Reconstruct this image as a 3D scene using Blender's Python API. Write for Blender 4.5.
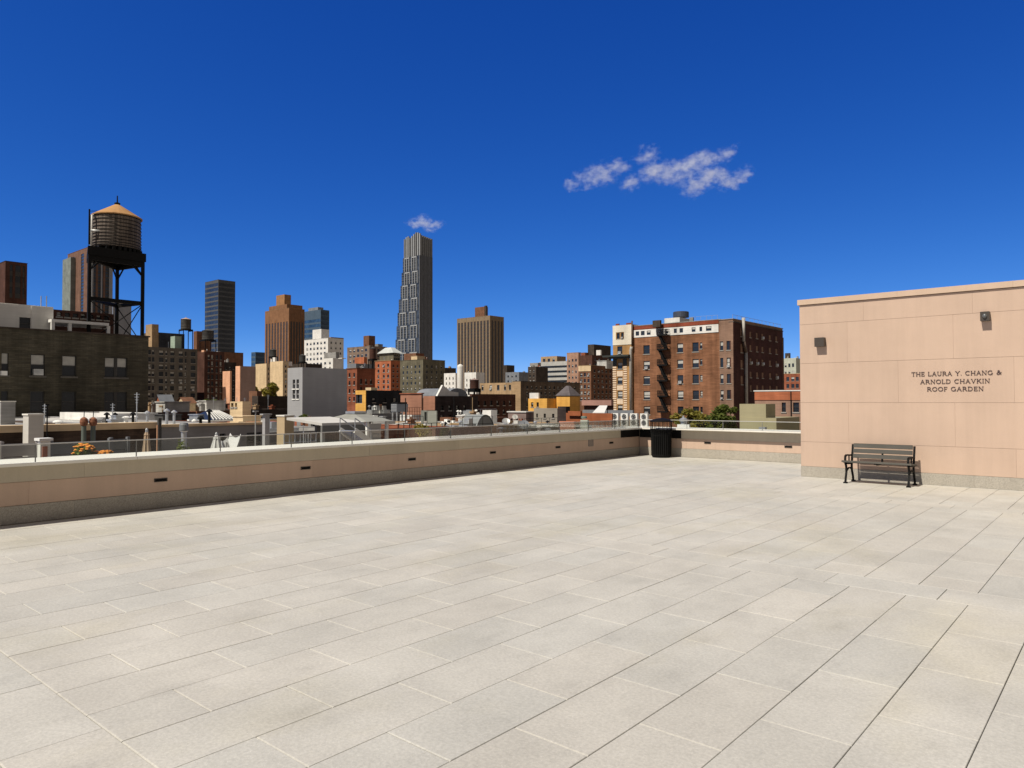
import bpy, math, random
from mathutils import Vector, Matrix
R = math.radians
rnd = random.Random(7)
sc = bpy.context.scene
for o in list(bpy.data.objects): bpy.data.objects.remove(o)

# ------------------------------------------------------------------ camera, sky, sun, exposure
FPX, YAW, PIT, ROL, EYE = 726.8, R(40.723), R(1.287), R(-0.104), 1.65
def _axes():
    f = Vector((0, math.cos(PIT), math.sin(PIT))); u = Vector((0, -math.sin(PIT), math.cos(PIT))); r = Vector((1, 0, 0))
    rz = Matrix.Rotation(YAW, 3, 'Z'); f, u, r = rz @ f, rz @ u, rz @ r
    c, s = math.cos(ROL), math.sin(ROL)
    return c*r + s*u, -s*r + c*u, f
AR, AU, AF = _axes()
cam_d = bpy.data.cameras.new('camera'); cam = bpy.data.objects.new('camera', cam_d)
sc.collection.objects.link(cam); sc.camera = cam
cam_d.sensor_width = 36; cam_d.lens = FPX/1024*36; cam_d.clip_start = .05; cam_d.clip_end = 20000
m4 = Matrix((AR, AU, -AF)).transposed().to_4x4(); m4.translation = (0, 0, EYE); cam.matrix_world = m4

SUN_EL, SUN_AZ = R(53), R(180+9)          # azimuth clockwise from +Y
world = bpy.data.worlds.new('World'); sc.world = world; world.use_nodes = True
wn = world.node_tree; wn.nodes.clear()
sky = wn.nodes.new('ShaderNodeTexSky'); sky.sky_type = 'NISHITA'; sky.sun_disc = False
sky.sun_elevation = SUN_EL; sky.sun_rotation = SUN_AZ
sky.altitude = 3000; sky.air_density = .5; sky.dust_density = 1.0; sky.ozone_density = 6
# per-channel response of the camera: deep saturated blue away from the sun
sepc = wn.nodes.new('ShaderNodeSeparateColor'); comb = wn.nodes.new('ShaderNodeCombineColor')
wn.links.new(sky.outputs[0], sepc.inputs[0])
for ch, (k, p) in enumerate(((.47, 1.74), (.94, 1.06), (2.42, .63))):
    a = wn.nodes.new('ShaderNodeMath'); a.operation = 'POWER'; a.inputs[1].default_value = p
    b = wn.nodes.new('ShaderNodeMath'); b.operation = 'MULTIPLY'; b.inputs[1].default_value = k
    wn.links.new(sepc.outputs[ch], a.inputs[0]); wn.links.new(a.outputs[0], b.inputs[0]); wn.links.new(b.outputs[0], comb.inputs[ch])
# added fill: unseen eastern and sunward sky made pale and warm for shaded walls
tcw = wn.nodes.new('ShaderNodeTexCoord'); sxyz = wn.nodes.new('ShaderNodeSeparateXYZ'); wn.links.new(tcw.outputs['Generated'], sxyz.inputs[0])
east = wn.nodes.new('ShaderNodeMapRange'); east.interpolation_type = 'SMOOTHSTEP'; east.inputs[1].default_value = .02; east.inputs[2].default_value = .5; wn.links.new(sxyz.outputs[0], east.inputs[0])
dts = wn.nodes.new('ShaderNodeVectorMath'); dts.operation = 'DOT_PRODUCT'; wn.links.new(tcw.outputs['Generated'], dts.inputs[0])
dts.inputs[1].default_value = (math.sin(SUN_AZ)*math.cos(SUN_EL), math.cos(SUN_AZ)*math.cos(SUN_EL), math.sin(SUN_EL))
near = wn.nodes.new('ShaderNodeMapRange'); near.interpolation_type = 'SMOOTHSTEP'; near.inputs[1].default_value = .50; near.inputs[2].default_value = .95; wn.links.new(dts.outputs['Value'], near.inputs[0])
pf = wn.nodes.new('ShaderNodeMath'); pf.operation = 'MAXIMUM'; wn.links.new(east.outputs[0], pf.inputs[0]); wn.links.new(near.outputs[0], pf.inputs[1])
pale = wn.nodes.new('ShaderNodeMix'); pale.data_type = 'RGBA'; wn.links.new(pf.outputs[0], pale.inputs[0]); wn.links.new(comb.outputs[0], pale.inputs[6]); pale.inputs[7].default_value = (1.95, 1.78, 1.66, 1)
bg = wn.nodes.new('ShaderNodeBackground'); bg.inputs['Strength'].default_value = 0.095
wo = wn.nodes.new('ShaderNodeOutputWorld')
wn.links.new(pale.outputs[2], bg.inputs['Color']); wn.links.new(bg.outputs[0], wo.inputs['Surface'])
sun_d = bpy.data.lights.new('sun', 'SUN'); sun_d.energy = 4.3; sun_d.angle = R(.5); sun_d.color = (1, .93, .80)
sun = bpy.data.objects.new('sun', sun_d); sc.collection.objects.link(sun)
sdir = Vector((math.sin(SUN_AZ)*math.cos(SUN_EL), math.cos(SUN_AZ)*math.cos(SUN_EL), math.sin(SUN_EL)))
sun.rotation_euler = sdir.to_track_quat('Z', 'Y').to_euler(); sun.location = (0, -30, 60)
sc.view_settings.view_transform = 'Standard'; sc.view_settings.look = 'None'
sc.view_settings.gamma = 1; sc.view_settings.use_curve_mapping = False
sc.view_settings.exposure = 0.26
sc.cycles.max_bounces = 8; sc.cycles.volume_bounces = 5; sc.cycles.transparent_max_bounces = 16

# ------------------------------------------------------------------ placing helpers
def ray(px, py):
    return AF + AR*((px-512)/FPX) + AU*((384-py)/FPX)
def dm(d): return d if d <= 130 else 130+(d-130)*2.2
def at(px, py, d):
    d = dm(d); return Vector((0, 0, EYE)) + ray(px, py)*d
def onx(px, py, X):
    r = ray(px, py); return Vector((0, 0, EYE)) + r*(X/r.x)
def ony(px, py, Y):
    r = ray(px, py); return Vector((0, 0, EYE)) + r*(Y/r.y)
GROUND = -20.0
def mpp(p):
    """metres per pixel for an upright round thing standing at p"""
    h = Vector((p[0], p[1], 0)); d = h.dot(AF); return d/FPX*(d/h.length)

# ------------------------------------------------------------------ materials
ALB = .88
def lin(c):
    return tuple((v/255/12.92 if v/255 <= .04045 else ((v/255+.055)/1.055)**2.4) for v in c)
MATS = {}
def _new(name):
    m = bpy.data.materials.new(name); m.use_nodes = True; MATS[name] = m
    nt = m.node_tree; b = nt.nodes['Principled BSDF']
    return m, nt, b
def N(nt, t, **kw):
    n = nt.nodes.new(t)
    for k, v in kw.items(): setattr(n, k, v)
    return n
def noise(nt, vec, scale, detail=3, rough=.55):
    n = N(nt, 'ShaderNodeTexNoise'); n.inputs['Scale'].default_value = scale
    n.inputs['Detail'].default_value = detail; n.inputs['Roughness'].default_value = rough
    nt.links.new(vec, n.inputs['Vector']); return n.outputs['Fac']
def ramp(nt, fac, lo, hi, p0=.3, p1=.7):
    n = N(nt, 'ShaderNodeMapRange'); n.inputs[1].default_value = p0; n.inputs[2].default_value = p1
    n.inputs[3].default_value = lo; n.inputs[4].default_value = hi
    nt.links.new(fac, n.inputs[0]); return n.outputs[0]
def math2(nt, op, a, b):
    n = N(nt, 'ShaderNodeMath', operation=op)
    for i, v in enumerate((a, b)):
        if isinstance(v, (int, float)): n.inputs[i].default_value = v
        else: nt.links.new(v, n.inputs[i])
    return n.outputs[0]
def vmul(nt, vec, s):
    n = N(nt, 'ShaderNodeVectorMath', operation='MULTIPLY'); n.inputs[1].default_value = s
    nt.links.new(vec, n.inputs[0]); return n.outputs[0]
def tint(nt, col, fac):
    n = N(nt, 'ShaderNodeVectorMath', operation='SCALE')
    if isinstance(col, tuple): n.inputs[0].default_value = col[:3]
    else: nt.links.new(col, n.inputs[0])
    nt.links.new(fac, n.inputs['Scale']); return n.outputs[0]
def objvec(nt):
    return N(nt, 'ShaderNodeTexCoord').outputs['Object']
def bump(nt, b, fac, strength=.2, dist=.02):
    n = N(nt, 'ShaderNodeBump'); n.inputs['Strength'].default_value = strength; n.inputs['Distance'].default_value = dist
    nt.links.new(fac, n.inputs['Height']); nt.links.new(n.outputs[0], b.inputs['Normal'])

def wall(name, rgb, var=.25, brick=None, rough=.9):
    """masonry: blotches, rain streaks, course lines and fine grain; optional bricks for near walls"""
    if name in MATS: return MATS[name]
    m, nt, b = _new(name); v = objvec(nt)
    n1 = ramp(nt, noise(nt, v, .35, 4), 1-var, 1+var)
    n2 = ramp(nt, noise(nt, vmul(nt, v, (1.3, 1.3, .09)), 1.0, 3), 1-var*.8, 1+var*.6)
    n3 = ramp(nt, noise(nt, vmul(nt, v, (.5, .5, 5)), 1.4, 3), 1-var*.7, 1+var*.7)
    f = math2(nt, 'MULTIPLY', math2(nt, 'MULTIPLY', n1, n2), n3)
    col = tint(nt, tuple(c*ALB for c in rgb), f)
    if brick:
        sx = N(nt, 'ShaderNodeSeparateXYZ'); nt.links.new(v, sx.inputs[0])
        cx = N(nt, 'ShaderNodeCombineXYZ'); nt.links.new(math2(nt, 'ADD', sx.outputs[0], sx.outputs[1]), cx.inputs[0]); nt.links.new(sx.outputs[2], cx.inputs[1])
        bt = N(nt, 'ShaderNodeTexBrick'); bt.inputs['Scale'].default_value = 1
        bt.inputs['Brick Width'].default_value = brick[0]; bt.inputs['Row Height'].default_value = brick[1]; bt.inputs['Mortar Size'].default_value = brick[1]*.12
        bt.inputs['Color1'].default_value = (.8, .8, .8, 1); bt.inputs['Color2'].default_value = (1.15, 1.1, 1.05, 1); bt.inputs['Mortar'].default_value = (.75, .78, .8, 1)
        nt.links.new(cx.outputs[0], bt.inputs['Vector'])
        mm = N(nt, 'ShaderNodeVectorMath', operation='MULTIPLY'); nt.links.new(col, mm.inputs[0]); nt.links.new(bt.outputs['Color'], mm.inputs[1]); col = mm.outputs[0]
    nt.links.new(col, b.inputs['Base Color'])
    b.inputs['Roughness'].default_value = rough; b.inputs['Specular IOR Level'].default_value = .08
    return m
def plain(name, rgb, rough=.6, metal=0, var=.15, scale=2.0):
    if name in MATS: return MATS[name]
    m, nt, b = _new(name)
    f = ramp(nt, noise(nt, objvec(nt), scale, 4), 1-var, 1+var)
    nt.links.new(tint(nt, tuple(rgb), f), b.inputs['Base Color'])
    b.inputs['Roughness'].default_value = rough; b.inputs['Metallic'].default_value = metal
    return m
def glassy(name, rgb, rough=.12):
    if name in MATS: return MATS[name]
    m, nt, b = _new(name)
    f = ramp(nt, noise(nt, objvec(nt), .23, 2), .5, 1.6)
    nt.links.new(tint(nt, tuple(rgb), f), b.inputs['Base Color'])
    b.inputs['Roughness'].default_value = rough
    return m
GLASS = glassy('window_glass', (.018, .022, .028))
GLASSB = glassy('blue_window_glass', (.03, .05, .085), .15)
BLIND = plain('window_blind', (.44, .43, .40), .8)
FR_D = plain('dark_window_frame', (.035, .033, .03), .5)
FR_W = plain('pale_window_frame', (.5, .5, .48), .5)
FR_B = plain('bronze_mullion', (.09, .075, .06), .5)
SILL = plain('stone_sill', (.30, .28, .25), .9)
BLACK = plain('black_iron', (.006, .006, .006), .65); BLACK.node_tree.nodes['Principled BSDF'].inputs['Specular IOR Level'].default_value = .15
STEEL = plain('galvanised_steel', (.45, .46, .46), .45, .6)
WHITE = plain('white_paint', (.78, .77, .73), .6, var=.08)
TAR = wall('tar_roof', (.09, .088, .085), .3)
SILVER = wall('silver_coated_roof', (.52, .51, .48), .25)
GREYROOF = wall('grey_gravel_roof', (.26, .25, .235), .3)

# ------------------------------------------------------------------ mesh helpers
class MB:
    def __init__(s): s.v = []; s.f = []; s.m = []
    def add(s, vs, fs, mi=0):
        b = len(s.v); s.v += [tuple(p) for p in vs]; s.f += [tuple(i+b for i in f) for f in fs]
        s.m += ([mi]*len(fs) if isinstance(mi, int) else list(mi))
    def quad(s, a, b, c, d, mi=0): s.add([a, b, c, d], [(0, 1, 2, 3)], mi)
    def box(s, x0, y0, z0, x1, y1, z1, mi=0):
        if x0 > x1: x0, x1 = x1, x0
        if y0 > y1: y0, y1 = y1, y0
        if z0 > z1: z0, z1 = z1, z0
        s.add([(x0,y0,z0),(x1,y0,z0),(x1,y1,z0),(x0,y1,z0),(x0,y0,z1),(x1,y0,z1),(x1,y1,z1),(x0,y1,z1)],
              [(3,2,1,0),(4,5,6,7),(0,1,5,4),(1,2,6,5),(2,3,7,6),(3,0,4,7)], mi)
    def lathe(s, prof, n=20, c=(0, 0), mi=0, caps=True, a0=0):
        b = len(s.v); k = len(prof)
        for r, z in prof:
            for i in range(n):
                a = a0+2*math.pi*i/n; s.v.append((c[0]+r*math.cos(a), c[1]+r*math.sin(a), z))
        for j in range(k-1):
            for i in range(n):
                s.f.append((b+j*n+i, b+j*n+(i+1) % n, b+(j+1)*n+(i+1) % n, b+(j+1)*n+i)); s.m.append(mi)
        if caps:
            s.f.append(tuple(b+i for i in range(n-1, -1, -1))); s.m.append(mi)
            s.f.append(tuple(b+(k-1)*n+i for i in range(n))); s.m.append(mi)
    def tube(s, pts, r, n=6, mi=0):
        pts = [Vector(p) for p in pts]; b = len(s.v)
        rr = r if isinstance(r, (list, tuple)) else [r]*len(pts)
        for i, p in enumerate(pts):
            d = (pts[min(i+1, len(pts)-1)]-pts[max(i-1, 0)]).normalized()
            a = d.cross(Vector((0, 0, 1)) if abs(d.z) < .9 else Vector((1, 0, 0))).normalized(); c = d.cross(a)
            for k in range(n):
                t = 2*math.pi*(k+.5)/n; s.v.append(tuple(p+(a*math.cos(t)+c*math.sin(t))*rr[i]))
        for i in range(len(pts)-1):
            for k in range(n):
                s.f.append((b+i*n+k, b+i*n+(k+1) % n, b+(i+1)*n+(k+1) % n, b+(i+1)*n+k)); s.m.append(mi)
        s.f.append(tuple(b+k for k in range(n-1, -1, -1))); s.m.append(mi)
        e = b+(len(pts)-1)*n; s.f.append(tuple(e+k for k in range(n))); s.m.append(mi)
    def bar(s, p, q, w, h=None, mi=0):
        p, q = Vector(p), Vector(q); h = h or w
        d = (q-p).normalized(); a = d.cross(Vector((0, 0, 1)) if abs(d.z) < .95 else Vector((0, 1, 0))).normalized(); c = a.cross(d)
        vs = []
        for e in (p, q):
            for i, j in ((-1, -1), (1, -1), (1, 1), (-1, 1)): vs.append(tuple(e+a*(i*w/2)+c*(j*h/2)))
        s.add(vs, [(3,2,1,0),(4,5,6,7),(0,1,5,4),(1,2,6,5),(2,3,7,6),(3,0,4,7)], mi)
    def merge(s, o, M=None):
        b = len(s.v)
        s.v += [tuple(M @ Vector(p)) for p in o.v] if M else list(o.v)
        s.f += [tuple(i+b for i in f) for f in o.f]; s.m += o.m
    def mesh(s, name, mats, org=(0, 0, 0), smooth=False):
        me = bpy.data.meshes.new(name)
        me.from_pydata([(x-org[0], y-org[1], z-org[2]) for x, y, z in s.v], [], s.f)
        for m in (mats if isinstance(mats, (list, tuple)) else [mats]): me.materials.append(m)
        me.polygons.foreach_set('material_index', s.m)
        if smooth: me.polygons.foreach_set('use_smooth', [True]*len(s.f))
        me.update(); return me
    def build(s, name, mats, parent=None, smooth=False):
        """mesh given in world coordinates; origin at the parent's base, or at its own footprint when top-level"""
        if parent is not None: org = Vector(parent['_org'])
        else:
            xs = [p[0] for p in s.v]; ys = [p[1] for p in s.v]; zs = [p[2] for p in s.v]
            org = Vector(((min(xs)+max(xs))/2, (min(ys)+max(ys))/2, min(zs)))
        o = bpy.data.objects.new(name, s.mesh(name, mats, org, smooth)); sc.collection.objects.link(o)
        o['_org'] = tuple(org)
        if parent is not None: o.parent = parent
        else: o.location = org
        return o
    def local(s, name, mats, parent, smooth=False):
        """mesh already in the parent's own coordinates"""
        o = bpy.data.objects.new(name, s.mesh(name, mats, smooth=smooth)); sc.collection.objects.link(o); o.parent = parent
        o['_org'] = parent.get('_org', (0, 0, 0)); return o
def tag(o, label=None, cat=None, group=None, kind=None):
    if label: o['label'] = label
    if cat: o['category'] = cat
    if group: o['group'] = group
    if kind: o['kind'] = kind
    return o
def thing(name, label, cat, loc, group=None, rotz=0):
    o = bpy.data.objects.new(name, None); sc.collection.objects.link(o)
    o.empty_display_size = .3; o.location = loc; o.rotation_euler.z = rotz; o['_org'] = tuple(loc)
    return tag(o, label, cat, group)
def copy_tree(o, parent=None):
    c = o.copy(); sc.collection.objects.link(c)
    if parent is not None: c.parent = parent
    for ch in list(o.children): copy_tree(ch, c)
    return c

# ------------------------------------------------------------------ ground
g = MB(); g.quad((-6000,-6000,GROUND),(6000,-6000,GROUND),(6000,6000,GROUND),(-6000,6000,GROUND))
tag(g.build('ground', wall('roofs_and_streets', (.30, .255, .20), .3)), 'dark street level ground between the buildings', 'ground', kind='structure')

# ------------------------------------------------------------------ terrace
WX, WY, BX, BY = -11.45, 19.2, -5.53, 15.98      # left parapet face, back parapet face, pavilion corner
def mat_paver():
    m, nt, b = _new('concrete_paver'); v = objvec(nt)
    a = N(nt, 'ShaderNodeAttribute', attribute_name='tone')
    n1 = ramp(nt, noise(nt, v, 1.3, 6, .62), .915, 1.075)
    n2 = ramp(nt, noise(nt, v, 55, 3, .7), .88, 1.12)
    n4 = ramp(nt, noise(nt, v, .33, 4, .6), .93, 1.06)
    spk = ramp(nt, noise(nt, v, 210, 1, .5), 1.0, 1.3, .68, .74)
    drk = ramp(nt, noise(nt, vmul(nt, v, (1, .45, 1)), 6.5, 4, .65), .94, 1.015, .30, .45)
    f = math2(nt, 'MULTIPLY', math2(nt, 'MULTIPLY', n1, n2), math2(nt, 'MULTIPLY', math2(nt, 'MULTIPLY', n4, drk), spk))
    # yellowish tea-coloured water stain
    w = ramp(nt, noise(nt, vmul(nt, v, (1, .6, 1)), .55, 5, .6), 0, 1, .52, .66)
    mx = N(nt, 'ShaderNodeMix', data_type='RGBA'); nt.links.new(w, mx.inputs[0])
    nt.links.new(a.outputs['Color'], mx.inputs[6])
    m2 = N(nt, 'ShaderNodeVectorMath', operation='MULTIPLY'); nt.links.new(a.outputs['Color'], m2.inputs[0]); m2.inputs[1].default_value = (.98, .965, .905)
    nt.links.new(m2.outputs[0], mx.inputs[7])
    nt.links.new(tint(nt, mx.outputs[2], f), b.inputs['Base Color'])
    b.inputs['Roughness'].default_value = .8; b.inputs['Specular IOR Level'].default_value = .3
    bump(nt, b, noise(nt, v, 120, 3, .7), .25, .004)
    return m
def paving():
    mb = MB(); tones = []
    J = .0021; C = .0035; CY = .008; Zt = 0.0; Zb = -.04
    def paver(x0, y0, x1, y1):
        x1 = min(x1, 9.0)
        if x1-x0 < .03 or y1-y0 < .03: return
        x0 += J; x1 -= J; y0 += J; y1 -= J
        dz = rnd.uniform(-.0012, .0012)
        vs = [(x0,y0,Zb),(x1,y0,Zb),(x1,y1,Zb),(x0,y1,Zb),(x0,y0,Zt-C+dz),(x1,y0,Zt-C+dz),(x1,y1,Zt-C+dz),(x0,y1,Zt-C+dz),
              (x0+.002,y0+CY,Zt+dz),(x1-.002,y0+CY,Zt+dz),(x1-.002,y1-.002,Zt+dz),(x0+.002,y1-.002,Zt+dz)]
        fs = [(0,1,5,4),(1,2,6,5),(2,3,7,6),(3,0,4,7),(4,5,9,8),(5,6,10,9),(6,7,11,10),(7,4,8,11),(8,9,10,11)]
        mb.add(vs, fs); k = rnd.gauss(1, .020); h = rnd.choice((0, 0, 1, 1, -1, .4, -.4))
        tones.append((len(fs), (.457*k*(1+.009*h), .442*k, .403*k*(1-.008*h))))
    X0 = -1.06
    seams = [-9.79, -4.39, 1.01, 6.41, 6.86, 12.26+.45, 18.56]
    # bands of pavers laid across, and fields of running bond between them
    bands = [(-4.84, -4.39), (1.01, 1.46), (6.86, 7.31), (12.71, 13.16), (18.56, 19.01)]
    for a, b_ in bands:
        k = -13
        while k < 13:
            x0 = -1.285+.9*k; paver(max(x0, -11.44), a, x0+.9, b_); k += 1
    x = -11.44; k = -13
    while X0-.45*(k+1) > -11.44-.45:
        pass; break
    for c in range(-24, 24):
        x1 = X0-.45*c; x0 = x1-.45
        if x1 < -11.44: continue
        x0 = max(x0, -11.44)
        for a, b_ in ((-4.39, 1.01), (1.46, 6.86), (7.31, 12.71), (13.16, 18.56)):
            y = a; first = True
            while y < b_-.01:
                L = .45 if (first and c % 2 == 0) else .9
                y1 = min(y+L, b_); paver(x0, y, x1, y1); y = y1; first = False
        paver(x0, 19.01, x1, 19.19)
    o = mb.build('terrace_paving', mat_paver())
    me = o.data; at_ = me.color_attributes.new('tone', 'FLOAT_COLOR', 'CORNER')
    cols = []
    it = 0
    for nf, col in tones:
        cols += [c for _ in range(nf*4) for c in (*col, 1.0)]
    at_.data.foreach_set('color', cols)
    tag(o, 'pale concrete pavers covering the whole roof terrace', 'paving', kind='structure')
    bed = MB(); bed.box(-11.42, -8, -.5, 9, 19.19, -.041)
    tag(bed.build('terrace_floor', plain('joint_bed', (.10, .09, .08), .95)), 'dark bed showing in the joints of the pavers', 'floor', kind='structure')
paving()

def stone(name, rgb, speck=.1, scale=160):
    m, nt, b = _new(name); v = objvec(nt)
    f = math2(nt, 'MULTIPLY', ramp(nt, noise(nt, v, 1.1, 5, .6), .95, 1.05), ramp(nt, noise(nt, v, scale, 2, .7), 1-speck, 1+speck))
    f = math2(nt, 'MULTIPLY', f, ramp(nt, noise(nt, vmul(nt, v, (2.2, 2.2, .25)), 1.5, 4, .6), .965, 1.03))
    isl = N(nt, 'ShaderNodeNewGeometry').outputs['Random Per Island']; f = math2(nt, 'MULTIPLY', f, ramp(nt, isl, .955, 1.035, 0, 1))
    f = math2(nt, 'MULTIPLY', f, ramp(nt, noise(nt, vmul(nt, v, (9, 9, .5)), 1.0, 3, .6), .97, 1.02))
    nt.links.new(tint(nt, tuple(rgb), f), b.inputs['Base Color']); b.inputs['Roughness'].default_value = .85; b.inputs['Specular IOR Level'].default_value = .25
    bump(nt, b, noise(nt, v, scale*.6, 3, .7), .12, .004)
    return m
PINK = stone('pink_precast', (.522, .385, .300), .06, 140)
GRANITE = stone('grey_granite', (.37, .34, .292), .30, 75)
GREYST = stone('grey_precast', (.47, .415, .33), .06, 120)
JOINT = plain('sealant_joint', (.36, .26, .19), .9)
COPE = stone('pale_coping', (.74, .71, .64), .05, 120)

def panels(mb, axis, P, nrm, u0, u1, z0, z1, joints, th=.12, gap=.004, vgap=.0012):
    """slabs side by side with open joints; axis 'x' runs along X (face at y=P), 'y' along Y (face at x=P); nrm = outward sign"""
    js = [u0]+sorted(j for j in joints if u0 < j < u1)+[u1]; c = .0015
    for a, b_ in zip(js[:-1], js[1:]):
        a += vgap/2; b_ -= vgap/2; lo, hi = z0+gap/2, z1-gap/2
        o_, i_ = P, P-nrm*th; q = P-nrm*c
        def pt(u, w, z): return (u, w, z) if axis == 'x' else (w, u, z)
        vs = [pt(a,i_,lo),pt(b_,i_,lo),pt(b_,i_,hi),pt(a,i_,hi),pt(a,q,lo),pt(b_,q,lo),pt(b_,q,hi),pt(a,q,hi),
              pt(a+c,o_,lo+c),pt(b_-c,o_,lo+c),pt(b_-c,o_,hi-c),pt(a+c,o_,hi-c)]
        fs = [(0,1,5,4),(1,2,6,5),(2,3,7,6),(3,0,4,7),(4,5,9,8),(5,6,10,9),(6,7,11,10),(7,4,8,11),(8,9,10,11)]
        flip = (axis == 'x') == (nrm > 0)
        mb.add(vs, [tuple(reversed(f)) if flip else f for f in fs])

def every(a, b, s, off=0):
    r = []; x = a+off
    while x < b: r.append(x); x += s
    return r
GL = None
def mat_clear():
    m, nt, b = _new('clear_rail_glass')
    tr = N(nt, 'ShaderNodeBsdfTransparent'); tr.inputs[0].default_value = (.93, .95, .94, 1)
    gl = N(nt, 'ShaderNodeBsdfGlossy'); gl.inputs['Roughness'].default_value = .02
    fr = N(nt, 'ShaderNodeFresnel'); fr.inputs[0].default_value = 1.45
    mx = N(nt, 'ShaderNodeMixShader'); nt.links.new(math2(nt, 'MULTIPLY', fr.outputs[0], .7), mx.inputs[0])
    nt.links.new(tr.outputs[0], mx.inputs[1]); nt.links.new(gl.outputs[0], mx.inputs[2])
    nt.links.new(mx.outputs[0], nt.nodes['Material Output'].inputs['Surface']); return m
CLEAR = mat_clear()
RAILM = plain('brushed_rail', (.50, .49, .46), .4, 0, .05)

def parapet():
    # left run (along Y), face at x=WX
    t = thing('parapet', 'long low shaded pink parapet wall along the left side of the terrace', 'parapet wall', (WX-.3, 6, 0), 'terrace parapets')
    Y0, Y1 = -6.0, WY+.75
    core = MB(); core.box(WX-.62, Y0, -.5, WX-.025, Y1, .78); core.build('core', JOINT, t)
    b = MB(); panels(b, 'y', WX, 1, Y0, WY, 0.0, .245, [3.79-3.87-1.93, 3.79-1.93, 3.79, 5.73, 7.66, 9.6, 11.5, 13.37, 15.3, 17.2]); b.build('granite_base', GRANITE, t)
    b = MB(); panels(b, 'y', WX-.012, 1, Y0, WY, .245, .56, [-4.3, -1.8, .7, 3.23, 6.23, 7.72, 10.47, 11.0, 13.4, 15.9, 18.3]); b.build('pink_panel', PINK, t)
    b = MB(); panels(b, 'y', WX+.004, 1, Y0, WY, .56, .785, [-3.4, -.9, 1.4, 3.91, 6.4, 9.0, 11.5, 14.0, 16.5]); b.build('grey_band', GREYST, t)
    c = MB(); panels(c, 'y', WX+.24, 1, Y0, WY-.24, .785, .83, every(-5.86, WY, 2.6), .98, .005, .005); c.build('coping', COPE, t)
    t2 = thing('parapet', 'low pink parapet wall across the far end, sunlit below its coping', 'parapet wall', ((WX+BX)/2, WY+.3, 0), 'terrace parapets')
    core = MB(); core.box(WX-.1, WY+.025, -.5, BX+.9, WY+.6, .78); core.build('core', JOINT, t2)
    b = MB(); panels(b, 'x', WY, -1, WX, BX+.9, 0, .25, [-10.1, -8.87, -7.2]); b.build('granite_base', GRANITE, t2)
    b = MB(); panels(b, 'x', WY+.012, -1, WX, BX+.9, .25, .53, [-9.9, -8.1, -6.2]); b.build('pink_panel', PINK, t2)
    b = MB(); panels(b, 'x', WY-.004, -1, WX, BX+.9, .53, .785, [-10.3, -7.9]); b.build('grey_band', GREYST, t2)
    c = MB(); panels(c, 'x', WY-.24, -1, WX-.74, BX+.9, .785, .83, [-9.75, -8.7, -7.6], .98, .005); c.build('coping', COPE, t2)
    # thin black strips added over the grey bands where they meet behind the bin
    k = MB(); k.box(WX+.008, 18.15, .555, WX+.02, WY-.02, .782); tag(k.build('corner_dark_strip', BLACK, t), None)
    k = MB(); k.box(WX+.03, WY-.02, .535, -10.05, WY-.008, .782); k.build('corner_dark_strip', BLACK, t2)
    return t, t2
parapet()

def step_light(axis, u, z, label):
    w, h = .20, .055
    if axis == 'y': t = thing('step_light', label, 'wall light', (WX-.012, u, z), 'louvred step lights in the parapets', R(90))
    else: t = thing('step_light', label, 'wall light', (u, WY+.012, z), 'louvred step lights in the parapets')
    f = MB()
    f.box(-w/2, -.012, -h/2, w/2, .0, -h/2+.009); f.box(-w/2, -.012, h/2-.009, w/2, .0, h/2)
    f.box(-w/2, -.012, -h/2+.009, -w/2+.012, .0, h/2-.009); f.box(w/2-.012, -.012, -h/2+.009, w/2, .0, h/2-.009)
    f.local('frame', plain('bronze_fixture', (.05, .04, .032), .5), t)
    l = MB(); l.quad((-w/2+.012,-.002,-h/2+.009),(w/2-.012,-.002,-h/2+.009),(w/2-.012,-.002,h/2-.009),(-w/2+.012,-.002,h/2-.009))
    for k in range(2):
        zz = -h/2+.016+k*.014; l.add([(-w/2+.012,-.011,zz-.004),(w/2-.012,-.011,zz-.004),(w/2-.012,-.003,zz+.006),(-w/2+.012,-.003,zz+.006)], [(0,1,2,3)], 0)
    l.local('louvre', BLACK, t)
for u, lb in ((4.99,'step light nearest the orange flowers in the left parapet'),(7.57,'second step light along the left parapet, right of the white parasol'),(10.12,'third step light along the left parapet, below the hip roofed gazebo'),
             (12.62,'fourth step light along the left parapet, below the grey arched tarp'),(15.14,'step light in the left parapet just before the vent grille'),(17.67,'last step light in the left parapet, between vent grille and bin')):
    step_light('y', u, .43, lb)
step_light('x', -9.24, .44, 'step light in the far parapet just right of the bin')
step_light('x', -6.97, .42, 'step light in the far parapet beside the pink pavilion')
vg = thing('vent_grille', 'small square vent grille in the left parapet near the bin', 'vent', (WX-.012, 16.64, .47), None, R(90))
f = MB()
for a, b_, c_, d_ in ((-.12,-.09,.12,-.075),(-.12,.075,.12,.09),(-.12,-.075,-.105,.075),(.105,-.075,.12,.075)): f.box(a, -.01, b_, c_, 0, d_)
f.local('frame', plain('grille_grey', (.2, .19, .18), .6), vg)
f = MB()
for k in range(7): f.box(-.105, -.008, -.066+k*.02, .105, -.001, -.056+k*.02)
f.local('louvre', plain('grille_grey', (.2, .19, .18), .6), vg)

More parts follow.
